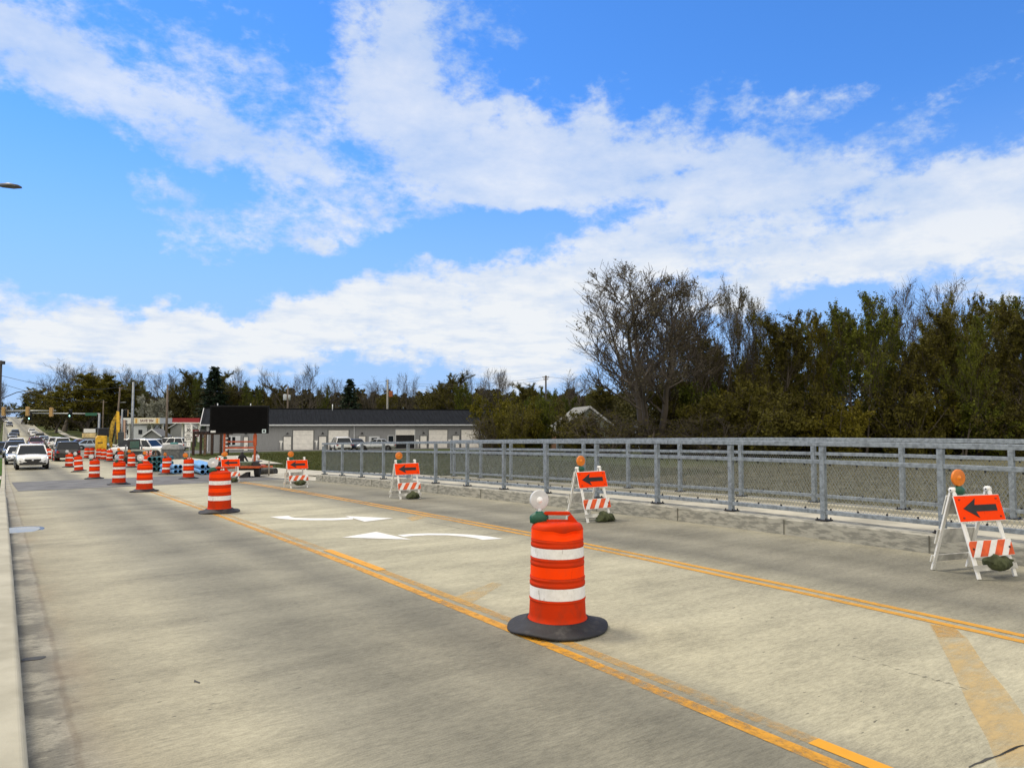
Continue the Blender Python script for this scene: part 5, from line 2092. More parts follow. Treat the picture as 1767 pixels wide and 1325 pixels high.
k.box((0, 1.2, .98), (2.1, .10, .09))
k.build('deck_rail', mat('pale_steel', (.34, .37, .33), .6), fd)
k = MB()
k.box((0, .6, .52), (2.0, 1.3, .12))
for a in (-.95, .95):
    k.box((a, 0, .5), (.08, .08, .95))
    k.box((a, 1.2, .5), (.08, .08, .95))
k.build('frame', mat('rust_frame', (.16, .09, .05), .8, var=.3), fd)
for a in (-.55, .55):
    wh = MB()
    wh.lathe([(.0, -.10), (.26, -.11), (.30, -.07), (.30, .07), (.26, .11), (0, .10)], 18, 0, Matrix.Translation((a, -.14, .22)) @ Matrix.Rotation(pi/2, 4, 'X'))
    wh.build('wheel', tyre_m, fd)
p = G(256, 60)
o = thing('barrier_sign', 'red and white warning board beside an amber lamp near the pale deck rail', 'warning board', (p.x, p.y, zr(p.y) + .15), FACE_CAM)
k = MB()
k.box((.1, 0, .75), (.6, .03, .45))
for i in range(2):
    k.box((.1, -.02, .62 + i*.22), (.58, .012, .10), 1)
k.build('board', [white_sheet, orange_sheet], o)
k = MB()
k.box((-.1, .04, .4), (.05, .05, .8))
k.box((.3, .04, .4), (.05, .05, .8))
k.build('leg', white_paint, o)
add_light(o, (-.3, 0, .75), 0, True)

# ------------------------------------------------------------------ gas station
p = G(252, 140)
zb = T(p.x, p.y)
s = 140/FPX
gx_ = lambda px: (px - 252)*s
gz_ = lambda py: zat(py, 140) - zb
gs = thing('station_canopy', 'white flat canopy on posts with a cream SAVE 20 banner on its front', 'canopy', (p.x, p.y, zb), FACE_CAM)
k = MB()
k.box(((gx_(209) + gx_(277))/2, 2.5, gz_(726)), (gx_(277) - gx_(209), 5.0, (731 - 721)*s))
k.build('roof_deck', mat('canopy_white', (.72, .72, .70), .5), gs)
k = MB()
k.box(((gx_(232) + gx_(276.5))/2, -.04, gz_(726)), (gx_(276.5) - gx_(232), .07, (731 - 721)*s*.96))
bn = k.build('banner', mat('banner_cream', (.74, .66, .42), .6, var=.06), gs)
k = MB()
for a in (233.5, 275):
    k.box((gx_(a) + (.3 if a < 250 else -.3), -.085, gz_(726)), (.30, .02, (731 - 721)*s*.8))
k.build('banner_ends', mat('banner_orange', (.70, .36, .06), .6), bn)
k = MB()
k.box((gx_(254.5), -.085, gz_(726)), (3.2, .02, (731 - 721)*s*.8))
k.build('banner_field', mat('banner_white', (.78, .74, .66), .6), bn)
lettering('SAVE 20¢', .66, (gx_(254.5), -.1, gz_(726)), bn, mat('banner_brown', (.10, .012, .012), .6), bold=.02)
for a in (214, 253.5, 272):
    k = MB()
    k.box((gx_(a), 2.3, gz_(731)/2), (.30, .30, gz_(731)))
    k.build('column', mat('canopy_white', (.72, .72, .70), .5), gs)
p = G(215.5, 128)
zb2 = T(p.x, p.y)
pr = thing('price_sign', 'pinkish tall price sign with dark number strip right of the excavator boom', 'sign', (p.x, p.y, zb2), FACE_CAM)
h1 = zat(724, 128) - zb2
k = MB()
k.box((-.28, 0, h1/2), (.34, .3, h1))
k.box((.12, 0, h1/2), (.30, .3, h1*.98))
k.build('pylon', mat('pinkish_panel', (.50, .34, .26), .6), pr)
k = MB()
for i in range(6):
    k.box((.42, -.1, h1 - .3 - i*.36), (.30, .1, .24))
k.build('number_strip', dark_metal, pr)
p = G(314, 150)
zb = T(p.x, p.y)
s = 150/FPX
rc = thing('red_canopy', 'red gas station canopy with a white lower edge and white columns', 'canopy', (p.x, p.y, zb), FACE_CAM)
cz = lambda py: zat(py, 150) - zb
cx = lambda px: (px - 314)*s
k = MB()
k.box((0, 3, cz(725)), (cx(345) - cx(284), 6, 7.4*s))
k.build('fascia', mat('canopy_red', (.33, .012, .016), .5, var=.1), rc)
k = MB()
k.box((0, 3, cz(729.6)), (cx(345) - cx(284) + .1, 6.1, 1.8*s))
k.build('white_edge', white_paint, rc)
for a in (309.5, 338):
    k = MB()
    k.box((cx(a), 1.8, cz(730.5)/2), (.36, .36, cz(730.5)))
    k.build('column', white_paint, rc)
p = G(338, 118)
zb = T(p.x, p.y)
k_ = thing('shop_sign', 'small dark red and white shop sign on a post left of the grey building', 'sign', (p.x, p.y, zb), FACE_CAM)
k = MB()
k.box((0, 0, zat(747, 118) - zb), (1.15, .2, 1.1))
k.build('red_panel', mat('sign_dark_red', (.16, .012, .014), .6), k_)
k = MB()
k.box((.2, -.12, zat(745.5, 118) - zb), (.50, .03, .36))
k.box((.2, -.12, zat(749.5, 118) - zb), (.42, .03, .36))
k.build('white_panel', plate_m, k_)
k = MB()
k.box((0, .1, (zat(752, 118) - zb)/2), (.2, .2, zat(752, 118) - zb))
k.build('post', dark_metal, k_)


def house(name, label, cat, px, d, w, dep, eave, ridge, wall, roofm, rot=0.0, gable_front=True, wins=()):
    p = G(px, d)
    zb = T(p.x, p.y)
    h = thing(name, label, cat, (p.x, p.y, zb), FACE_CAM + rot, 'buildings in the background')
    b = MB()
    if gable_front:
        b.prism([(-w/2, 0), (w/2, 0), (w/2, eave), (0, ridge - .1), (-w/2, eave)], 0, dep)
    else:
        b.box((0, dep/2, eave/2), (w, dep, eave))
    b.build('wall', wall, h)
    r = MB()
    if gable_front:
        for sx in (-1, 1):
            r.add([(sx*(w/2 + .4), -.4, eave - .25), (0, -.4, ridge), (0, dep + .4, ridge), (sx*(w/2 + .4), dep + .4, eave - .25),
                   (sx*(w/2 + .4), -.4, eave - .10), (0, -.4, ridge + .16), (0, dep + .4, ridge + .16), (sx*(w/2 + .4), dep + .4, eave - .10)],
                  [(0, 1, 2, 3), (4, 5, 6, 7), (0, 1, 5, 4), (1, 2, 6, 5), (2, 3, 7, 6), (3, 0, 4, 7)])
    else:
        for s_, y0 in ((-1, -.4), (1, dep + .4)):
            r.add([(-w/2 - .4, y0, eave - .1), (w/2 + .4, y0, eave - .1), (w/2 + .4, dep/2, ridge), (-w/2 - .4, dep/2, ridge),
                   (-w/2 - .4, y0, eave + .05), (w/2 + .4, y0, eave + .05), (w/2 + .4, dep/2, ridge + .15), (-w/2 - .4, dep/2, ridge + .15)],
                  [(0, 1, 2, 3), (4, 5, 6, 7), (0, 1, 5, 4), (1, 2, 6, 5), (3, 0, 4, 7)])
    r.build('roof', roofm, h)
    if gable_front:
        t = MB()
        for sx in (-1, 1):
            t.bar((sx*(w/2 + .4), -.44, eave - .16), (0, -.44, ridge + .09), .06, .22)
        t.build('barge_board', trimw, h)
    for (x, z, ww, hh) in wins:
        f = MB()
        f.box((x, -.03, z), (ww + .16, .06, hh + .16))
        fo = f.build('window', trimw, h)
        q = MB()
        q.box((x, -.07, z), (ww, .02, hh))
        q.build('pane', glass_m, fo)
    return h


sid_w = mat('pale_siding', (.50, .53, .56), .7, var=.08)
sid_g = mat('greenish_siding', (.30, .33, .29), .7, var=.1)
shingle = mat('grey_shingle', (.13, .135, .14), .9, var=.25)
house('house', 'pale blue grey house behind the white station canopy', 'house', 234, 175, 5.6, 8, 3.4, 4.4, sid_w, shingle, .1, False, [(-1.4, 1.6, .9, 1.1), (1.3, 1.6, .9, 1.1)])
house('shed', 'small grey gabled shed below the SAVE banner', 'shed', 265, 125, 2.7, 3, 1.7, 2.7, mat('shed_grey', (.22, .23, .23), .8, var=.1), shingle, .0)
house('house', 'grey house with sloped roof behind the red canopy', 'house', 318, 185, 7.5, 8, 2.6, 4.6, mat('house_grey', (.33, .34, .34), .8), shingle, -.2, True, [(0, 1.5, 1.1, 1.0)])
house('house', 'pale green gabled house half hidden by the bare tree right of the brick building', 'house', 1016, 82, 4.6, 8, 3.3, 5.15, sid_g, mat('pale_shingle', (.22, .22, .20), .9), .12, True, [(.4, 1.7, .8, 1.1)])
house('house', 'grey house with a small gable deep behind the big bare tree trunks', 'house', 1135, 96, 5.0, 8, 3.2, 5.4, sid_w, shingle, -.1, True, [(-.8, 1.6, .9, 1.1)])
brick = mat('tan_brick', (.34, .19, .12), .85, var=.2, scale=9)
p = G(962, 96)
zb = T(p.x, p.y)
br = thing('brick_building', 'low tan brick building with a white roof band behind the olive bushes', 'building', (p.x, p.y, zb), FACE_CAM, 'buildings in the background')
k = MB()
k.box((0, 4, 1.1), (10, 8, 2.2))
k.build('wall', brick, br)
k = MB()
k.box((0, 4, 2.28), (10.4, 8.6, .18))
k.build('eave', dark_metal, br)
k = MB()
k.box((-.1, 4.2, 2.78), (10.2, 8.0, .82))
k.build('roof_band', mat('roof_white', (.74, .75, .76), .5), br)
k = MB()
k.box((-1.3, -.03, 1.2), (1.0, .06, 1.1))
k.box((2.2, -.03, 1.2), (1.0, .06, 1.1))
k.build('window', glass_m, br)
house('house', 'small brown house glimpsed between the right wood trunks', 'house', 1498, 100, 4.0, 6, 2.6, 4.2, mat('brown_siding', (.20, .13, .095), .85), shingle, .0, True, [(0, 1.5, .8, .9)])
p = G(155.5, 138)
zb = T(p.x, p.y)
ms = thing('monument_sign', 'cream and white low business sign on the lawn left of the excavator', 'sign', (p.x, p.y, zb), FACE_CAM)
h0, h1, h2 = zat(755, 138) - zb, zat(747, 138) - zb, zat(739.5, 138) - zb
h0 = max(h0, .05)
k = MB()
k.box((0, .1, h0/2 + .1), (2.2, .3, h0 + .2))
k.build('base', mat('sign_base', (.25, .24, .22), .8), ms)
k = MB()
k.box((0, 0, (h0 + h1)/2), (2.5, .3, h1 - h0 - .04))
k.build('cream_panel', mat('cream_panel', (.66, .50, .24), .6, var=.25, scale=2), ms)
k = MB()
k.box((.1, 0, (h1 + h2)/2 + .02), (2.15, .3, h2 - h1 - .08))
k.build('white_panel', plate_m, ms)

# ------------------------------------------------------------------ people
def person(label, px, d, rz, pose, h=1.7):
    p = G(px, d)
    r = thing('person', label, 'person', (p.x, p.y, T(p.x, p.y) + (.05 if True else 0)), FACE_CAM + rz, 'walkers on the path')
    s = h/1.75
    V, E, R = [], [], []

    def vtx(co, rad, parent=None):
        V.append((co[0]*s, co[1]*s, co[2]*s))
        R.append(rad*s)
        i = len(V) - 1
        if parent is not None:
            E.append((parent, i))
        return i
    pel = vtx((0, 0, .95), .135)
    ab = vtx((0, -.01, 1.10), .125, pel)
    ch = vtx((0, 0, 1.30), .150, ab)
    nk = vtx((0, 0, 1.47), .060, ch)
    hd0 = vtx((0, .01, 1.57), .092, nk)
    hd1 = vtx((0, .01, 1.65), .112, hd0)
    vtx((0, .01, 1.71), .060, hd1)
    vtx((0, .10, 1.61), .020, hd0)              # nose side is +y: they walk away from the camera
    for sx in (-1, 1):
        st = pose['legs'][0 if sx < 0 else 1]
        hip = vtx((sx*.10, 0, .88), .095, pel)
        kn = vtx((sx*.11, st*.5 + .03, .50), .060, hip)
        an = vtx((sx*.11, st, .09), .040, kn)
        vtx((sx*.12, st + .13, .035), .034, an)
        arm = pose['arms'][0 if sx < 0 else 1]
        sh = vtx((sx*.19, 0, 1.40), .060, ch)
        el_ = vtx((sx*(.23 + arm[0]*.4), arm[1]*.4, 1.13), .042, sh)
        wr = vtx((sx*(.25 + arm[0]), arm[1], .88), .030, el_)
        pm_ = vtx((sx*(.255 + arm[0]*1.1), arm[1]*1.1 + .01, .82), .030, wr)
        for q in range(4):
            f1 = vtx((sx*(.255 + arm[0]*1.1), arm[1]*1.1 - .028 + q*.019, .765), .0095, pm_)
            vtx((sx*(.245 + arm[0]*1.1), arm[1]*1.1 - .028 + q*.019, .73 - .008*(q in (1, 2))), .008, f1)
        t1 = vtx((sx*(.25 + arm[0]*1.1), arm[1]*1.1 + .05, .80), .010, pm_)
        vtx((sx*(.245 + arm[0]*1.1), arm[1]*1.1 + .06, .765), .009, t1)
    me = bpy.data.meshes.new('body')
    me.from_pydata(V, E, [])
    o = bpy.data.objects.new('body', me)
    COL.objects.link(o)
    sk_ = o.modifiers.new('skin', 'SKIN')
    for i, v in enumerate(me.skin_vertices[0].data):
        v.radius = (R[i], R[i]*(.72 if i in (pel, ab, ch) else 1.0))
        v.use_root = (i == 0)
    ss = o.modifiers.new('sub', 'SUBSURF')
    ss.levels = ss.render_levels = 1
    dg = bpy.context.evaluated_depsgraph_get()
    bm_me = bpy.data.meshes.new_from_object(o.evaluated_get(dg))
    bpy.data.objects.remove(o)
    bm_me.materials.clear()
    bm_me.materials.append(mat('skin', (.36, .20, .13), .6, var=.05))
    for pl in bm_me.polygons:
        pl.use_smooth = True
        pl.material_index = 0
    bo = bpy.data.objects.new('body', bm_me)
    COL.objects.link(bo)
    bo.parent = r

    def garment(nm, m, test, off):
        keep = [pl for pl in bm_me.polygons if test(pl.center/s)]
        idx = {}
        vs, fs = [], []
        for pl in keep:
            f = []
            for vi in pl.vertices:
                if vi not in idx:
                    v = bm_me.vertices[vi]
                    idx[vi] = len(vs)
                    vs.append(tuple(v.co + v.normal*off))
                f.append(idx[vi])
            fs.append(tuple(f))
        g_ = MB()
        g_.add(vs, fs, 0, True)
        g_.build(nm, m, r)
    for nm, m, test, off in pose['wear']:
        garment(nm, m, test, off)
    return r


cl_black = mat('black_cloth', (.008, .008, .009), .9)
cl_white = mat('white_cloth', (.72, .72, .74), .9)
cl_grey = mat('grey_cloth', (.10, .11, .12), .9)
hair_b = mat('black_hair', (.010, .008, .007), .6)
shoe = mat('shoe_dark', (.03, .03, .03), .7)
person('walker in a black top and shorts seen from behind under the message board', 419.5, 46, .25,
       dict(legs=(-.10, .16), arms=((.10, .05), (.22, .10)), wear=[
           ('long_top', cl_black, lambda c: (.66 < c.z < 1.50 and abs(c.x) < .24) or (c.z > .90 and abs(c.x) >= .17), .022),
           ('shorts', cl_black, lambda c: .60 < c.z < .98 and abs(c.x) < .24, .030),
           ('hair', hair_b, lambda c: c.z > 1.50 and (c.y < .05 or c.z > 1.68), .018),
           ('shoes', shoe, lambda c: c.z < .09, .012)]), 1.47)
person('walker in a white t-shirt and dark trousers with black hair beside the trailer mast', 443.2, 47, -.1,
       dict(legs=(.10, -.12), arms=((.04, .08), (.05, -.05)), wear=[
           ('t_shirt', cl_white, lambda c: (.98 < c.z < 1.48 and abs(c.x) < .24) or (c.z > 1.16 and abs(c.x) >= .17 and c.z < 1.5), .022),
           ('trousers', cl_grey, lambda c: .08 < c.z < 1.0 and abs(c.x) < .21, .018),
           ('hair', hair_b, lambda c: c.z > 1.38 and c.y < .03 or c.z > 1.69, .022),
           ('shoes', shoe, lambda c: c.z < .09, .012)]), 1.50)
# ------------------------------------------------------------------ trees
bark = mat('grey_brown_bark', (.090, .074, .058), .9, var=.35, scale=4, stretch=(3, 3, .5))
twig_m = mat('twig_bark', (.085, .068, .052), .9, var=.3, scale=3)
twig_pale = mat('pale_twig_bark', (.15, .13, .11), .9, var=.3, scale=3)


def leaf_mat(name, cols, trans=.25):
    m = bpy.data.materials.new(name)
    m.use_nodes = True
    g = NG(m.node_tree)
    b = g.n['Principled BSDF']
    tcn = g.node('ShaderNodeTexCoord').outputs['Object']
    oi = g.node('ShaderNodeObjectInfo')
    ge = g.node('ShaderNodeNewGeometry')
    a = g.noise(tcn, 5.5, 3, .6)
    k = g.math('ADD', g.math('MULTIPLY', a, .75), g.math('ADD', g.math('MULTIPLY', ge.outputs['Random Per Island'], .35), g.math('MULTIPLY', oi.outputs['Random'], .25)))
    c = g.ramp(g.smooth(k, .35, 1.0), [(0, cols[0]), (.5, cols[1]), (1, cols[2])])
    g.l.new(c, b.inputs['Base Color'])
    b.inputs['Roughness'].default_value = .75
    b.inputs['Specular IOR Level'].default_value = .15
    t = g.node('ShaderNodeBsdfTranslucent')
    g.l.new(c, t.inputs['Color'])
    mx = g.node('ShaderNodeMixShader')
    mx.inputs[0].default_value = trans
    g.l.new(b.outputs[0], mx.inputs[1])
    g.l.new(t.outputs[0], mx.inputs[2])
    g.l.new(mx.outputs[0], g.n['Material Output'].inputs[0])
    return m


LEAF = {
    'olive': leaf_mat('olive_spring_leaf', [(0.0675, 0.0675, 0.0054), (0.1215, 0.1080, 0.0095), (0.1755, 0.1485, 0.0162)]),
    'brown': leaf_mat('bronze_bud_leaf', [(.055, .050, .009), (.090, .082, .013), (.130, .116, .020)]),
    'green': leaf_mat('fresh_green_leaf', [(0.0486, 0.0648, 0.0068), (0.0864, 0.1026, 0.0108), (0.1350, 0.1431, 0.0175)]),
    'conifer': leaf_mat('dark_needles', [(.008, .018, .010), (.014, .028, .014), (.022, .036, .016)], .05),
    'blossom': leaf_mat('pale_blossom', [(.14, .15, .11), (.26, .27, .21), (.42, .42, .36)]),
    'bud': leaf_mat('pale_bud', [(.07, .062, .035), (.12, .105, .06), (.18, .16, .10)]),
}


class Arr:
    def __init__(s):
        s.v, s.f, s.n, s.mi = [], [], 0, []

    def quads(s, P, A, B, mi):
        """leaf quads centred on P with half axes A, B"""
        k = len(P)
        V = np.stack([P - A - B, P + A - B*.6, P + A + B, P - A*.6 + B], 1).reshape(-1, 3)
        F = np.arange(k*4).reshape(-1, 4) + s.n
        s.v.append(V)
        s.f.append(F)
        s.mi.append(np.full(k, mi, np.int32))
        s.n += k*4

    def tube(s, pts, rs, n, mi=0):
        pts = np.asarray(pts, float)
        m = len(pts)
        t = np.gradient(pts, axis=0)
        t /= np.linalg.norm(t, axis=1)[:, None] + 1e-9
        ref = np.where(np.abs(t[:, 2:3]) < .9, np.array([[0, 0, 1.]]), np.array([[1., 0, 0]]))
        a = np.cross(t, ref)
        a /= np.linalg.norm(a, axis=1)[:, None] + 1e-9
        b = np.cross(t, a)
        q = 2*np.pi*np.arange(n)/n
        V = pts[:, None, :] + np.asarray(rs)[:, None, None]*(a[:, None, :]*np.cos(q)[None, :, None] + b[:, None, :]*np.sin(q)[None, :, None])
        i = np.arange(m - 1)[:, None]*n
        k = np.arange(n)[None, :]
        k2 = (k + 1) % n
        F = np.stack([i + k, i + k2, i + n + k2, i + n + k], -1).reshape(-1, 4) + s.n
        s.v.append(V.reshape(-1, 3))
        s.f.append(F)
        s.mi.append(np.full(len(F), mi, np.int32))
        s.n += m*n

    def mesh(s, name, mats):
        me = bpy.data.meshes.new(name)
        V = np.concatenate(s.v)
        F = np.concatenate(s.f)
        me.vertices.add(len(V))
        me.vertices.foreach_set('co', V.astype(np.float32).ravel())
        me.loops.add(F.size)
        me.loops.foreach_set('vertex_index', F.astype(np.int32).ravel())
        me.polygons.add(len(F))
        me.polygons.foreach_set('loop_start', np.arange(0, F.size, 4, dtype=np.int32))
        me.polygons.foreach_set('material_index', np.concatenate(s.mi))
        for m in mats:
            me.materials.append(m)
        me.update()
        me.validate()
        return me


def unit(v):
    return v/(np.linalg.norm(v) + 1e-9)


def make_tree(seed, stems=1, spread=.30, limbs=11, subs=8, twigs=7, leaves=0, leaf_size=.010, leafm='brown', tw=None, rad=.016, bare_frac=.28, up=.35, low=.25, leaf_lo=.0, tilt=.12, twl=1.0, shape=1.0, topk=.45):
    """unit-height tree; returns (trunk mesh, crown mesh)"""
    rng = np.random.default_rng(seed)
    tk, cw = Arr(), Arr()
    lp = []

    def path(p, d, L, n, wig, upk):
        pts = [p]
        d = unit(d)
        for i in range(n):
            d = unit(d + rng.normal(0, wig, 3) + np.array([0, 0, upk]))
            p = p + d*L/n
            pts.append(p)
        return np.array(pts), d

    def at_t(pts, t):
        x = t*(len(pts) - 1)
        i = min(int(x), len(pts) - 2)
        return pts[i] + (pts[i + 1] - pts[i])*(x - i), unit(pts[i + 1] - pts[i])

    def side(d, ang):
        r = rng.normal(0, 1, 3)
        r = unit(r - d*r.dot(d))
        return unit(d*cos(ang) + r*sin(ang))
    for s_ in range(stems):
        az_ = 2*pi*s_/max(1, stems) + rng.uniform(-.5, .5)
        tl = tilt*(1.6 if stems > 1 else .4)*rng.uniform(.4, 1.3)
        d0 = np.array([cos(az_)*tl, sin(az_)*tl, 1.0])
        base = np.array([cos(az_), sin(az_), 0])*(.018*(stems > 1))
        L0 = (.86 if stems == 1 else rng.uniform(.70, .92))
        tp, _ = path(base, d0, L0, 9, .06, .03)
        r0 = rad*(1 if stems == 1 else .68)
        rs = r0*(1 - .86*np.linspace(0, 1, 10)**.9)
        rs[0] *= 1.35
        tk.tube(tp, rs, 8)
        nl = limbs if stems == 1 else max(5, int(limbs*.62))
        for i in range(nl):
            t = low + (1 - low)*((i + rng.uniform(.1, .9))/nl)**.85
            p, d = at_t(tp, min(t, .995))
            L = spread*rng.uniform(.75, 1.2)*(1.15 - topk*t**shape)*(1 if stems == 1 else .82)
            ld = side(d, rng.uniform(.55, 1.0)*(1.1 - .4*t))
            q, _ = path(p, ld, L, 6, .12, up*.22)
            rr = max(.0022, r0*(1 - .86*t)*.55)
            tk.tube(q, rr*(1 - .80*np.linspace(0, 1, 7)), 5)
            for j in range(subs):
                t2 = .22 + .78*(j + rng.uniform(.1, .9))/subs
                p2, d2 = at_t(q, min(t2, .995))
                L2 = L*.55*rng.uniform(.6, 1.15)*(1.15 - .55*t2)
                q2, _ = path(p2, side(d2, rng.uniform(.4, .95)), L2, 4, .16, up*.30)
                cw.tube(q2, max(.0010, rr*.38)*(1 - .6*np.linspace(0, 1, 5)), 3)
                for k in range(twigs):
                    t3 = .15 + .85*(k + rng.uniform(.1, .9))/twigs
                    p3, d3 = at_t(q2, min(t3, .995))
                    L3 = L2*.48*rng.uniform(.5, 1.3)*twl
                    q3, _ = path(p3, side(d3, rng.uniform(.3, .9)), L3, 2, .2, up*.45)
                    cw.tube(q3, .00085*np.array([1, .8, .5]), 3)
                    lp.append(q3)
    if leaves:
        lp = np.array(lp)                        # (n, 3, 3)
        n = len(lp)
        hgt = lp[:, 2, 2]
        w = np.clip((hgt - leaf_lo)/.2, .05, 1)
        # clumps: some twigs carry many leaves, others stay bare
        w = w*(rng.random(n) > bare_frac)*rng.gamma(1.2, 1, n)
        idx = rng.choice(n, leaves, p=w/w.sum())
        t = rng.random(leaves)[:, None]
        P = lp[idx, 0]*(1 - t) + lp[idx, 2]*t + rng.normal(0, leaf_size*1.1, (leaves, 3))
        A = rng.normal(0, 1, (leaves, 3))
        A /= np.linalg.norm(A, axis=1)[:, None]
        B = np.cross(A, rng.normal(0, 1, (leaves, 3)))
        B /= np.linalg.norm(B, axis=1)[:, None]
        sz = leaf_size*rng.uniform(.5, 1.25, leaves)[:, None]
        cw.quads(P, A*sz, B*sz*.62, 1)
    return tk.mesh('trunk', [bark]), cw.mesh('crown', [tw or twig_m, LEAF[leafm]])


def make_conifer(seed):
    rng = np.random.default_rng(seed)
    tk, cw = Arr(), Arr()
    tk.tube([(0, 0, 0), (0, 0, .5), (0, 0, .98)], [.018, .011, .002], 7)
    P, A, B = [], [], []
    for i in range(230):
        z = .08 + .90*(i/230)**.95
        a = rng.uniform(0, 2*pi)
        L = .235*(1 - z)**.85*rng.uniform(.65, 1.15) + .012
        d = np.array([cos(a), sin(a), -.12 - .18*rng.random()])
        p0 = np.array([0, 0, z])
        p1 = p0 + d*L
        cw.tube([p0, (p0 + p1)/2 + np.array([0, 0, .006]), p1], [.0028, .0018, .0008], 3)
        for k in range(16):
            t = rng.uniform(.15, 1.05)
            P.append(p0 + (p1 - p0)*t + rng.normal(0, .010, 3))
            aa = unit(d + rng.normal(0, .5, 3))
            A.append(aa*.017*rng.uniform(.6, 1.3))
            B.append(unit(np.cross(aa, rng.normal(0, 1, 3)))*.007)
    cw.quads(np.array(P), np.array(A), np.array(B), 1)
    return tk.mesh('trunk', [bark]), cw.mesh('crown', [twig_m, LEAF['conifer']])


def make_bush(seed, leafm, leaves=6000, ls=.02, stems=9):
    rng = np.random.default_rng(seed)
    tk, cw = Arr(), Arr()
    lp = []
    for i in range(stems):
        a = rng.uniform(0, 2*pi)
        d = unit(np.array([cos(a)*rng.uniform(.1, .75), sin(a)*rng.uniform(.1, .75), 1]))
        L = rng.uniform(.6, .98)
        pts = [np.zeros(3) + np.array([cos(a), sin(a), 0])*.06]
        for k in range(5):
            d = unit(d + rng.normal(0, .12, 3))
            pts.append(pts[-1] + d*L/5)
        tk.tube(pts, np.linspace(.014, .003, 6), 5)
        for j in range(11):
            t = rng.uniform(.12, .98)
            x = t*5
            m = min(int(x), 4)
            p = pts[m] + (pts[m + 1] - pts[m])*(x - m)
            dd = unit(d*.6 + rng.normal(0, .7, 3))
            q = [p, p + dd*.13, p + dd*.25 + np.array([0, 0, .03])]
            cw.tube(q, [.004, .0028, .0012], 3)
            for k in range(9):
                t3 = rng.uniform(.2, 1)
                p3 = p + dd*.25*t3
                e = unit(dd + rng.normal(0, .8, 3))
                q3 = [p3, p3 + e*.06, p3 + e*.115 + np.array([0, 0, .012])]
                cw.tube(q3, [.0022, .0016, .0008], 3)
                lp.append(q3)
    lp = np.array(lp)
    n = len(lp)
    w = rng.gamma(1.0, 1, n)
    idx = rng.choice(n, leaves, p=w/w.sum())
    t = rng.random(leaves)[:, None]
    P = lp[idx, 0]*(1 - t) + lp[idx, 2]*t + rng.normal(0, ls*1.2, (leaves, 3))
    P[:, 2] = np.abs(P[:, 2])
    A = rng.normal(0, 1, (leaves, 3))
    A /= np.linalg.norm(A, axis=1)[:, None]
    B = np.cross(A, rng.normal(0, 1, (leaves, 3)))
    B /= np.linalg.norm(B, axis=1)[:, None]
    sz = ls*rng.uniform(.5, 1.2, leaves)[:, None]
    cw.quads(P, A*sz, B*sz*.6, 1)
    return tk.mesh('stems', [bark]), cw.mesh('crown', [twig_m, LEAF[leafm]])


TREES = {
    'grand': make_tree(104, stems=5, spread=.34, limbs=18, subs=10, twigs=9, leaves=11000, leaf_size=.0034, leafm='bud', up=.8, low=.22, tilt=.24, rad=.019, bare_frac=.2, twl=1.5, topk=.5),
    'grand2': make_tree(8, stems=5, spread=.36, limbs=17, subs=10, twigs=8, leaves=16000, leaf_size=.0038, leafm='brown', rad=.016, up=.85, low=.18, tilt=.26, bare_frac=.2, twl=1.5, topk=.40),
    'bareA': make_tree(21, stems=1, spread=.46, limbs=17, subs=10, twigs=8, leaves=2500, leaf_size=.004, leafm='bud', up=.6, low=.22, rad=.022, twl=1.4, topk=.5),
    'bareB': make_tree(22, stems=3, spread=.46, limbs=17, subs=10, twigs=8, leaves=2000, leaf_size=.004, leafm='brown', up=.6, low=.18, rad=.020, tilt=.26, tw=twig_m, twl=1.4, topk=.5),
    'bareC': make_tree(23, stems=1, spread=.40, limbs=15, subs=10, twigs=8, leaves=1500, leaf_size=.004, leafm='bud', up=.7, low=.28, rad=.016, tw=twig_m, twl=1.4),
    'hazeA': make_tree(31, stems=1, spread=.36, limbs=18, subs=9, twigs=7, leaves=24000, leaf_size=.0055, leafm='brown', up=.6, low=.10, rad=.015, bare_frac=.1, twl=1.4),
    'hazeB': make_tree(32, stems=2, spread=.36, limbs=20, subs=9, twigs=7, leaves=24000, leaf_size=.0058, leafm='green', up=.6, low=.10, rad=.015, tilt=.18, bare_frac=.1, twl=1.4),
    'hazeC': make_tree(33, stems=3, spread=.34, limbs=20, subs=9, twigs=7, leaves=22000, leaf_size=.0056, leafm='olive', up=.65, low=.12, rad=.016, tilt=.20, bare_frac=.15, twl=1.4),
    'hazeD': make_tree(34, stems=2, spread=.30, limbs=20, subs=9, twigs=7, leaves=13000, leaf_size=.0056, leafm='green', up=.75, low=.25, rad=.012, leaf_lo=.3, bare_frac=.2, twl=1.4),
    'oliveF': make_tree(41, stems=1, spread=.44, limbs=24, subs=10, twigs=7, leaves=60000, leaf_size=.0068, leafm='olive', up=.3, low=.08, rad=.02, bare_frac=.05, shape=1.4, topk=.65),
    'blossom': make_tree(51, stems=2, spread=.46, limbs=20, subs=9, twigs=7, leaves=26000, leaf_size=.008, leafm='blossom', up=.35, low=.1, rad=.02, bare_frac=.2),
    'conifer': make_conifer(61),
    'bushO': make_bush(71, 'olive', 15000, .020, 14),
    'bushB': make_bush(72, 'brown', 13000, .020, 14),
    'bushG': make_bush(73, 'green', 13000, .020, 14),
    'bushT': make_bush(74, 'brown', 1800, .014, 16),
}
TW = {}
for k_, (a, b_) in TREES.items():
    co = np.empty(len(b_.vertices)*3, np.float32)
    b_.vertices.foreach_get('co', co)
    co = co.reshape(-1, 3)
    zt = np.percentile(co[:, 2], 99.7)
    TW[k_] = (float(np.percentile(np.abs(co[:, 0]), 97)*2), float(zt))
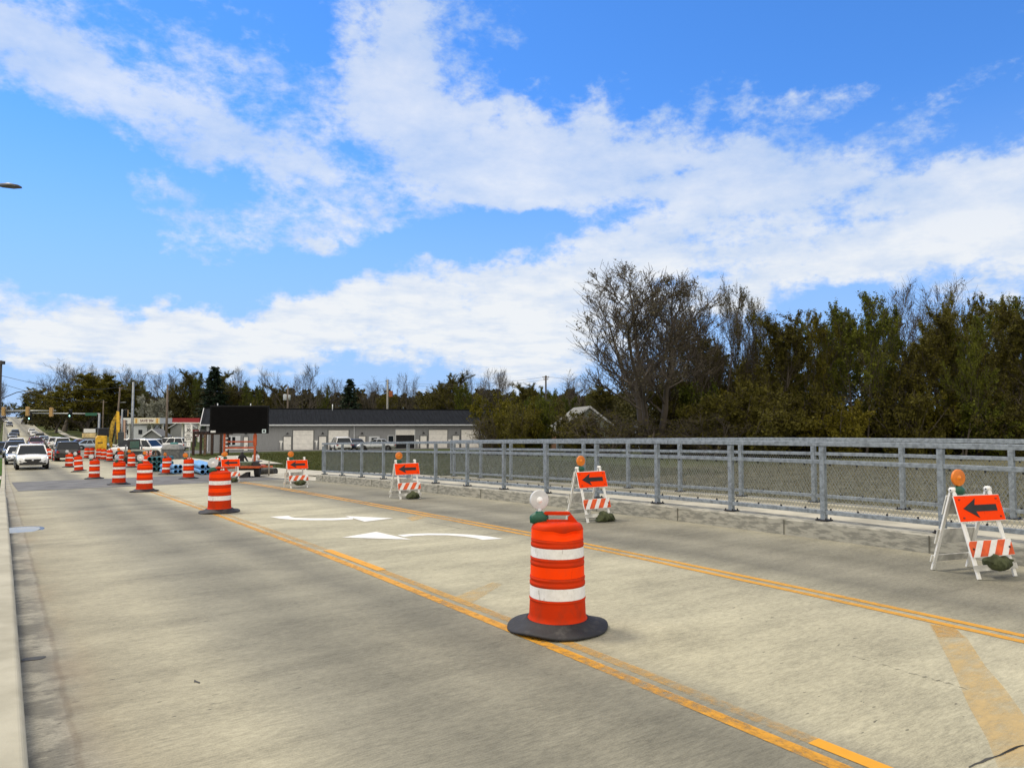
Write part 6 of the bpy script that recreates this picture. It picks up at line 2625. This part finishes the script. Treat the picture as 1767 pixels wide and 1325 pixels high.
NAME = {'conifer': 'conifer_tree', 'bushO': 'bush', 'bushB': 'bush', 'bushG': 'bush', 'bushT': 'bush', 'oliveF': 'leafy_tree', 'blossom': 'blossoming_tree'}


def tree(kind, px, top_py, width_px, d, label, group, seed=0):
    p = G(px, d)
    zb = T(p.x, p.y) - .05
    h = (zat(top_py, d) - zb)/TW[kind][1]
    w = width_px*d/FPX/TW[kind][0]
    nm = NAME.get(kind, 'bare_tree' if kind.startswith(('bare', 'grand')) else 'budding_tree')
    t = thing(nm, label, 'bush' if nm == 'bush' else 'tree', (p.x, p.y, zb), (seed*2.39996) % 6.28, group)
    tk, cw = TREES[kind]
    for nme, me in (('stems' if nm == 'bush' else 'trunk', tk), ('crown', cw)):
        o = bpy.data.objects.new(nme, me)
        COL.objects.link(o)
        o.parent = t
        o.scale = (w, w, h)
    return t


g1 = 'trees beyond the railing on the right'
RIGHT = [
    ('grand', 1125, 456, 335, 76, 'tallest bare tree with many rising stems, left end of the right wood'),
    ('grand2', 1240, 474, 165, 80, 'second tall bare tree right of the tallest one, faint brown buds'),
    ('grand2', 1300, 490, 105, 84, 'slender bare tree where the right wood turns leafy'),
    ('hazeA', 1340, 545, 120, 76, 'bronze budding tree just right of the tall bare trees'),
    ('hazeC', 1395, 534, 110, 78, 'olive tinted tree with open crown, left of the tall narrow green tree'),
    ('hazeB', 1425, 545, 110, 88, 'greenish tree set back behind the olive tinted one'),
    ('hazeD', 1487, 508, 105, 75, 'tall narrow green tree with visible dark trunk in the middle of the right wood'),
    ('hazeD', 1447, 535, 85, 84, 'thin green tree left of the tall narrow green tree'),
    ('hazeD', 1535, 528, 85, 78, 'thin green tree right of the tall narrow green tree'),
    ('bareC', 1580, 488, 120, 98, 'bare grey tree top rising above the leafy crowns, left one of two'),
    ('bareC', 1640, 486, 125, 98, 'bare grey tree top rising above the leafy crowns, right one of two'),
    ('hazeA', 1585, 540, 125, 76, 'bronze brown tree below the left bare grey top'),
    ('hazeB', 1660, 552, 140, 72, 'bright green round tree in front at the right of the wood'),
    ('hazeA', 1630, 545, 110, 84, 'bronze tree behind the bright green round tree'),
    ('hazeC', 1705, 505, 115, 80, 'tall olive tree right of the bare grey tops'),
    ('hazeD', 1745, 512, 110, 84, 'tall green tree near the right edge of the picture'),
    ('hazeA', 1770, 520, 130, 74, 'bronze tree cut by the right edge of the picture'),
    ('hazeB', 1830, 505, 150, 78, 'green tree just beyond the right edge of the picture'),
    ('hazeC', 1900, 510, 150, 78, 'olive tree farther beyond the right edge of the picture'),
    ('hazeB', 1360, 560, 140, 96, 'green tree in the back row behind the bronze budding tree'),
    ('hazeA', 1510, 545, 140, 98, 'bronze tree in the back row behind the tall narrow green tree'),
    ('hazeC', 1720, 535, 160, 98, 'olive tree in the back row near the right edge'),
    ('hazeA', 1255, 580, 130, 88, 'short bronze tree at the foot of the second tall bare tree'),
    ('hazeB', 1190, 640, 110, 92, 'low green tree behind the trunks of the tallest bare tree'),
]
for i, (k_, px, ty, wp, d, lab) in enumerate(RIGHT):
    tree(k_, px, ty, wp, d, lab, g1, 0 if i == 0 else i*3 + 1)
g2 = 'bushes under the right wood'
UND = []
random.seed(31)
for i, px in enumerate(range(1160, 1860, 40)):
    UND.append((['bushB', 'bushG', 'bushB', 'bushO'][i % 4], px + random.uniform(-8, 8), random.uniform(655, 700), random.uniform(85, 120), random.uniform(71, 80)))
cnt = {}
pos_names = ['below the second tall bare tree', 'left of the tall narrow green tree', 'below the tall narrow green tree', 'below the bare grey tree tops', 'below the bright green round tree', 'at the right edge']
for i, (k_, px, ty, wp, d) in enumerate(UND):
    hue = {'bushB': 'bronze', 'bushG': 'green', 'bushO': 'olive'}[k_]
    tree(k_, px, ty, wp, d, f'dense {hue} bush in the undergrowth along the foot of the right wood', f'{hue} undergrowth bushes', i*5 + 2)
for i, (px, ty, wp, d, lab) in enumerate(((1050, 706, 120, 74, 'tangle of bare twigs in front of the pale green gabled house'), (1285, 670, 150, 70, 'tangled brown twig bush in front of the second tall bare tree'),
                                       (1008, 712, 70, 77, 'brown twiggy bush hiding the front of the pale green gabled house'), (1225, 712, 110, 69, 'low tangle of dry twigs below the second tall bare tree'), (1140, 722, 120, 73, 'low twig tangle at the foot of the tallest bare tree'))):
    tree('bushT' if i not in (1, 2) else 'bushB', px, ty, wp, d, lab, 'twig bushes by the right wood', i*7)
g3 = 'olive bushes right of the garages'
for i, (k_, px, ty, wp, d, lab) in enumerate((
        ('bushO', 862, 680, 78, 78, 'big olive bush covering the right end of the grey garages'),
        ('bushO', 905, 690, 70, 82, 'olive bush right of the big one that covers the garage end'),
        ('bushG', 935, 684, 60, 88, 'green bush left of the brick building'),
        ('bushB', 888, 700, 60, 74, 'low brown bush between the two olive bushes'),
        ('bushT', 845, 715, 50, 75, 'loose twigs hanging before the last overhead door'),
        ('bushB', 985, 712, 60, 80, 'thin brown bush in front of the brick building'))):
    tree(k_, px, ty, wp, d, lab, g3, i*5 + 1)
g4 = 'trees along the background'
BACK = [
    ('bareA', -4, 648, 34, 110, 'bare tree at the left edge of the picture above the street'),
    ('hazeB', 12, 694, 34, 430, 'green tree on the hilltop left of the street end'),
    ('hazeA', 28, 700, 34, 470, 'brown tree closing the street on the hilltop'),
    ('conifer', 44, 688, 20, 380, 'dark conifer right of the street end on the hill'),
    ('hazeB', 58, 684, 40, 330, 'green tree on the hill right of the dark conifer'),
    ('hazeA', 72, 668, 56, 290, 'brown tree on the slope left of the tall bare tree'),
    ('bareA', 112, 623, 84, 240, 'tall bare tree rising above the olive tree'),
    ('bareB', 148, 628, 74, 245, 'wide bare tree right behind the olive tree'),
    ('oliveF', 148, 646, 112, 205, 'full olive green tree on the lawn right of the street'),
    ('hazeA', 98, 690, 60, 225, 'low brown tree left of the olive green tree'),
    ('hazeA', 205, 655, 66, 215, 'bronze tree behind the wooden pole at the excavator boom'),
    ('bareB', 192, 634, 50, 250, 'bare tree just right of the olive tree'),
    ('bareA', 225, 632, 60, 250, 'bare tree above the bronze tree by the grey post'),
    ('hazeB', 248, 660, 60, 230, 'green tree behind the blossoming tree'),
    ('blossom', 262, 683, 52, 175, 'pale blossoming tree behind the station canopy'),
    ('bareA', 285, 634, 64, 220, 'bare tree left of the tall dark pole'),
    ('hazeA', 305, 640, 62, 205, 'brown tree right of the tall dark pole'),
    ('hazeB', 335, 645, 62, 200, 'green brown tree left of the pointed conifer'),
    ('conifer', 370, 634, 52, 190, 'dark pointed conifer above the message board left end'),
    ('hazeA', 398, 640, 66, 195, 'brown tree right behind the pointed conifer'),
    ('bareC', 415, 634, 40, 200, 'bare grey tree above the message board'),
    ('hazeB', 435, 660, 56, 190, 'low green tree above the right end of the message board'),
    ('hazeA', 466, 664, 58, 185, 'brown tree left of the pole with the transformer'),
    ('bareB', 522, 632, 92, 170, 'broad bare tree behind the pole with the transformer'),
    ('hazeB', 556, 666, 50, 180, 'low green tree left of the dark spruce above the roof'),
    ('bareC', 575, 652, 44, 185, 'small bare tree left of the dark spruce above the roof'),
    ('conifer', 603, 655, 44, 165, 'dark spruce standing above the garage roof'),
    ('bareA', 640, 652, 56, 180, 'bare tree between the spruce and the pole with the orange box'),
    ('hazeC', 662, 680, 50, 170, 'olive tree behind the pole with the orange box'),
    ('bareB', 705, 646, 62, 178, 'bare tree right of the pole with the orange box'),
    ('hazeA', 742, 660, 58, 170, 'brown tree above the right half of the garage roof'),
    ('hazeA', 782, 642, 66, 165, 'taller brown tree above the right end of the garage roof'),
    ('bareB', 826, 634, 76, 170, 'bare round tree above the big olive bush'),
    ('hazeB', 806, 660, 60, 160, 'green tree below the bare round tree'),
    ('bareC', 874, 638, 42, 165, 'small pale bare tree right of the bare round tree'),
    ('hazeA', 900, 662, 60, 155, 'brown tree above the second olive bush'),
    ('hazeB', 935, 668, 56, 150, 'green tree left of the pole with two crossarms'),
    ('hazeA', 970, 670, 60, 140, 'brown tree right of the pole with two crossarms'),
    ('bareA', 1000, 640, 80, 130, 'bare tree behind the left side of the tallest bare tree'),
    ('hazeB', 1010, 680, 70, 125, 'green tree behind the pale green gabled house'),
    ('hazeA', 1060, 665, 80, 120, 'brown tree behind the trunks of the tallest bare tree'),
]
for i, (k_, px, ty, wp, d, lab) in enumerate(BACK):
    tree(k_, px, ty, wp, d, lab, g4, i*3 + 2)
# far-off wood closing the gaps behind, one mass
random.seed(9)
mbw = Arr()
pts = []
rng = np.random.default_rng(77)
# real crowns placed on the land far behind, reduced to leaf clumps
N = 0
for px in list(range(60, 1100, 13)):
    d = rng.uniform(235, 300) if px < 300 else rng.uniform(190, 250)
    top = rng.uniform(672, 690) if px > 175 else rng.uniform(690, 705)
    p = G(px, d)
    zb = T(p.x, p.y)
    hgt = zat(top, d) - zb
    n = 900
    r_ = rng.uniform(3.2, 4.8)
    th = rng.uniform(0, 2*pi, n)
    zz_ = rng.random(n)**.8
    rr = r_*np.sqrt(rng.random(n))*np.clip(1.15 - zz_**2.2*.9, .2, 1)
    P = np.stack([p.x + rr*np.cos(th), p.y + rr*np.sin(th), zb + hgt*zz_*(1 + .06*np.sin(5*th))], 1)
    A = rng.normal(0, 1, (n, 3))
    A /= np.linalg.norm(A, axis=1)[:, None]
    B = np.cross(A, rng.normal(0, 1, (n, 3)))
    B /= np.linalg.norm(B, axis=1)[:, None]
    sz = rng.uniform(.25, .55, n)[:, None]
    mbw.quads(P, A*sz, B*sz*.7, 0)
o = bpy.data.objects.new('far_wood', mbw.mesh('far_wood', [leaf_mat('far_wood_leaf', [(0.0351, 0.0324, 0.0108), (0.0567, 0.0513, 0.0149), (0.0810, 0.0729, 0.0216)], .1)]))
COL.objects.link(o)
tag(o, kind='stuff')
mbw = Arr()
for px in list(range(1080, 2100, 17)):
    for row in range(2):
        d = rng.uniform(92, 104) + row*14
        top = rng.uniform(610, 660)
        p = G(px, d)
        zb = T(p.x, p.y)
        hgt = zat(top, d) - zb
        n = 1000
        r_ = rng.uniform(1.6, 2.6)
        th = rng.uniform(0, 2*pi, n)
        zz_ = rng.random(n)**1.3
        rr = r_*np.sqrt(rng.random(n))*np.clip(1.1 - zz_**2*.8, .2, 1)
        P = np.stack([p.x + rr*np.cos(th), p.y + rr*np.sin(th), zb + hgt*zz_], 1)
        A = rng.normal(0, 1, (n, 3))
        A /= np.linalg.norm(A, axis=1)[:, None]
        B = np.cross(A, rng.normal(0, 1, (n, 3)))
        B /= np.linalg.norm(B, axis=1)[:, None]
        sz = rng.uniform(.08, .20, n)[:, None]
        mbw.quads(P, A*sz, B*sz*.6, 0)
o = bpy.data.objects.new('wood_understory', mbw.mesh('wood_understory', [leaf_mat('understory_leaf', [(0.0270, 0.0270, 0.0054), (0.0486, 0.0459, 0.0095), (0.0810, 0.0702, 0.0162)], .1)]))
COL.objects.link(o)
tag(o, kind='stuff')

# ------------------------------------------------------------------ grass tufts of the field and lawn
rng = np.random.default_rng(5)
ga = Arr()


def tufts(xlo, xhi, ylo, yhi, n, hmin, hmax, cond, w=.012):
    x = rng.uniform(xlo, xhi, n)
    y = rng.uniform(ylo, yhi, n)
    ok = np.array([cond(a, b) for a, b in zip(x, y)])
    x, y = x[ok], y[ok]
    z = np.array([T(a, b) for a, b in zip(x, y)])
    m = len(x)
    P = np.stack([x, y, z], 1)
    a = rng.uniform(0, 2*pi, m)
    h = rng.uniform(hmin, hmax, m)
    A = np.stack([np.cos(a), np.sin(a), np.zeros(m)], 1)*(w*rng.uniform(.7, 1.6, m))[:, None]
    lean = rng.normal(0, .35, (m, 2))
    B = np.stack([lean[:, 0]*h, lean[:, 1]*h, h], 1)/2
    ga.quads(P + B*.9, A, B, 0)


out_walk = lambda x, y: x > (15.6 if y < 30 else 16.0)
tufts(15, 60, -6, 50, 60000, .04, .14, lambda x, y: out_walk(x, y) and y < 36, .014)
ga_dry, ga = ga, Arr()
tufts(15.8, 40, 30, 82, 50000, .05, .13, lambda x, y: x > 15.7 + max(0, (y-50)*.05) and min((x - q.x)**2 + (y - q.y)**2 for q in pth) > 4.5, .018)
tufts(-8, .4, 29, 86, 14000, .12, .2, lambda x, y: x < xl(y) - .3, .014)
o = bpy.data.objects.new('dry_grass', ga_dry.mesh('dry_grass', [leaf_mat('dry_grass_blades', [(.085, .082, .045), (.13, .122, .070), (.19, .17, .10)], .2)]))
COL.objects.link(o)
tag(o, kind='stuff')
o = bpy.data.objects.new('grass', ga.mesh('grass', [leaf_mat('grass_blades', [(.040, .060, .010), (.066, .078, .020), (.125, .115, .050)], .2)]))
COL.objects.link(o)
tag(o, kind='stuff')
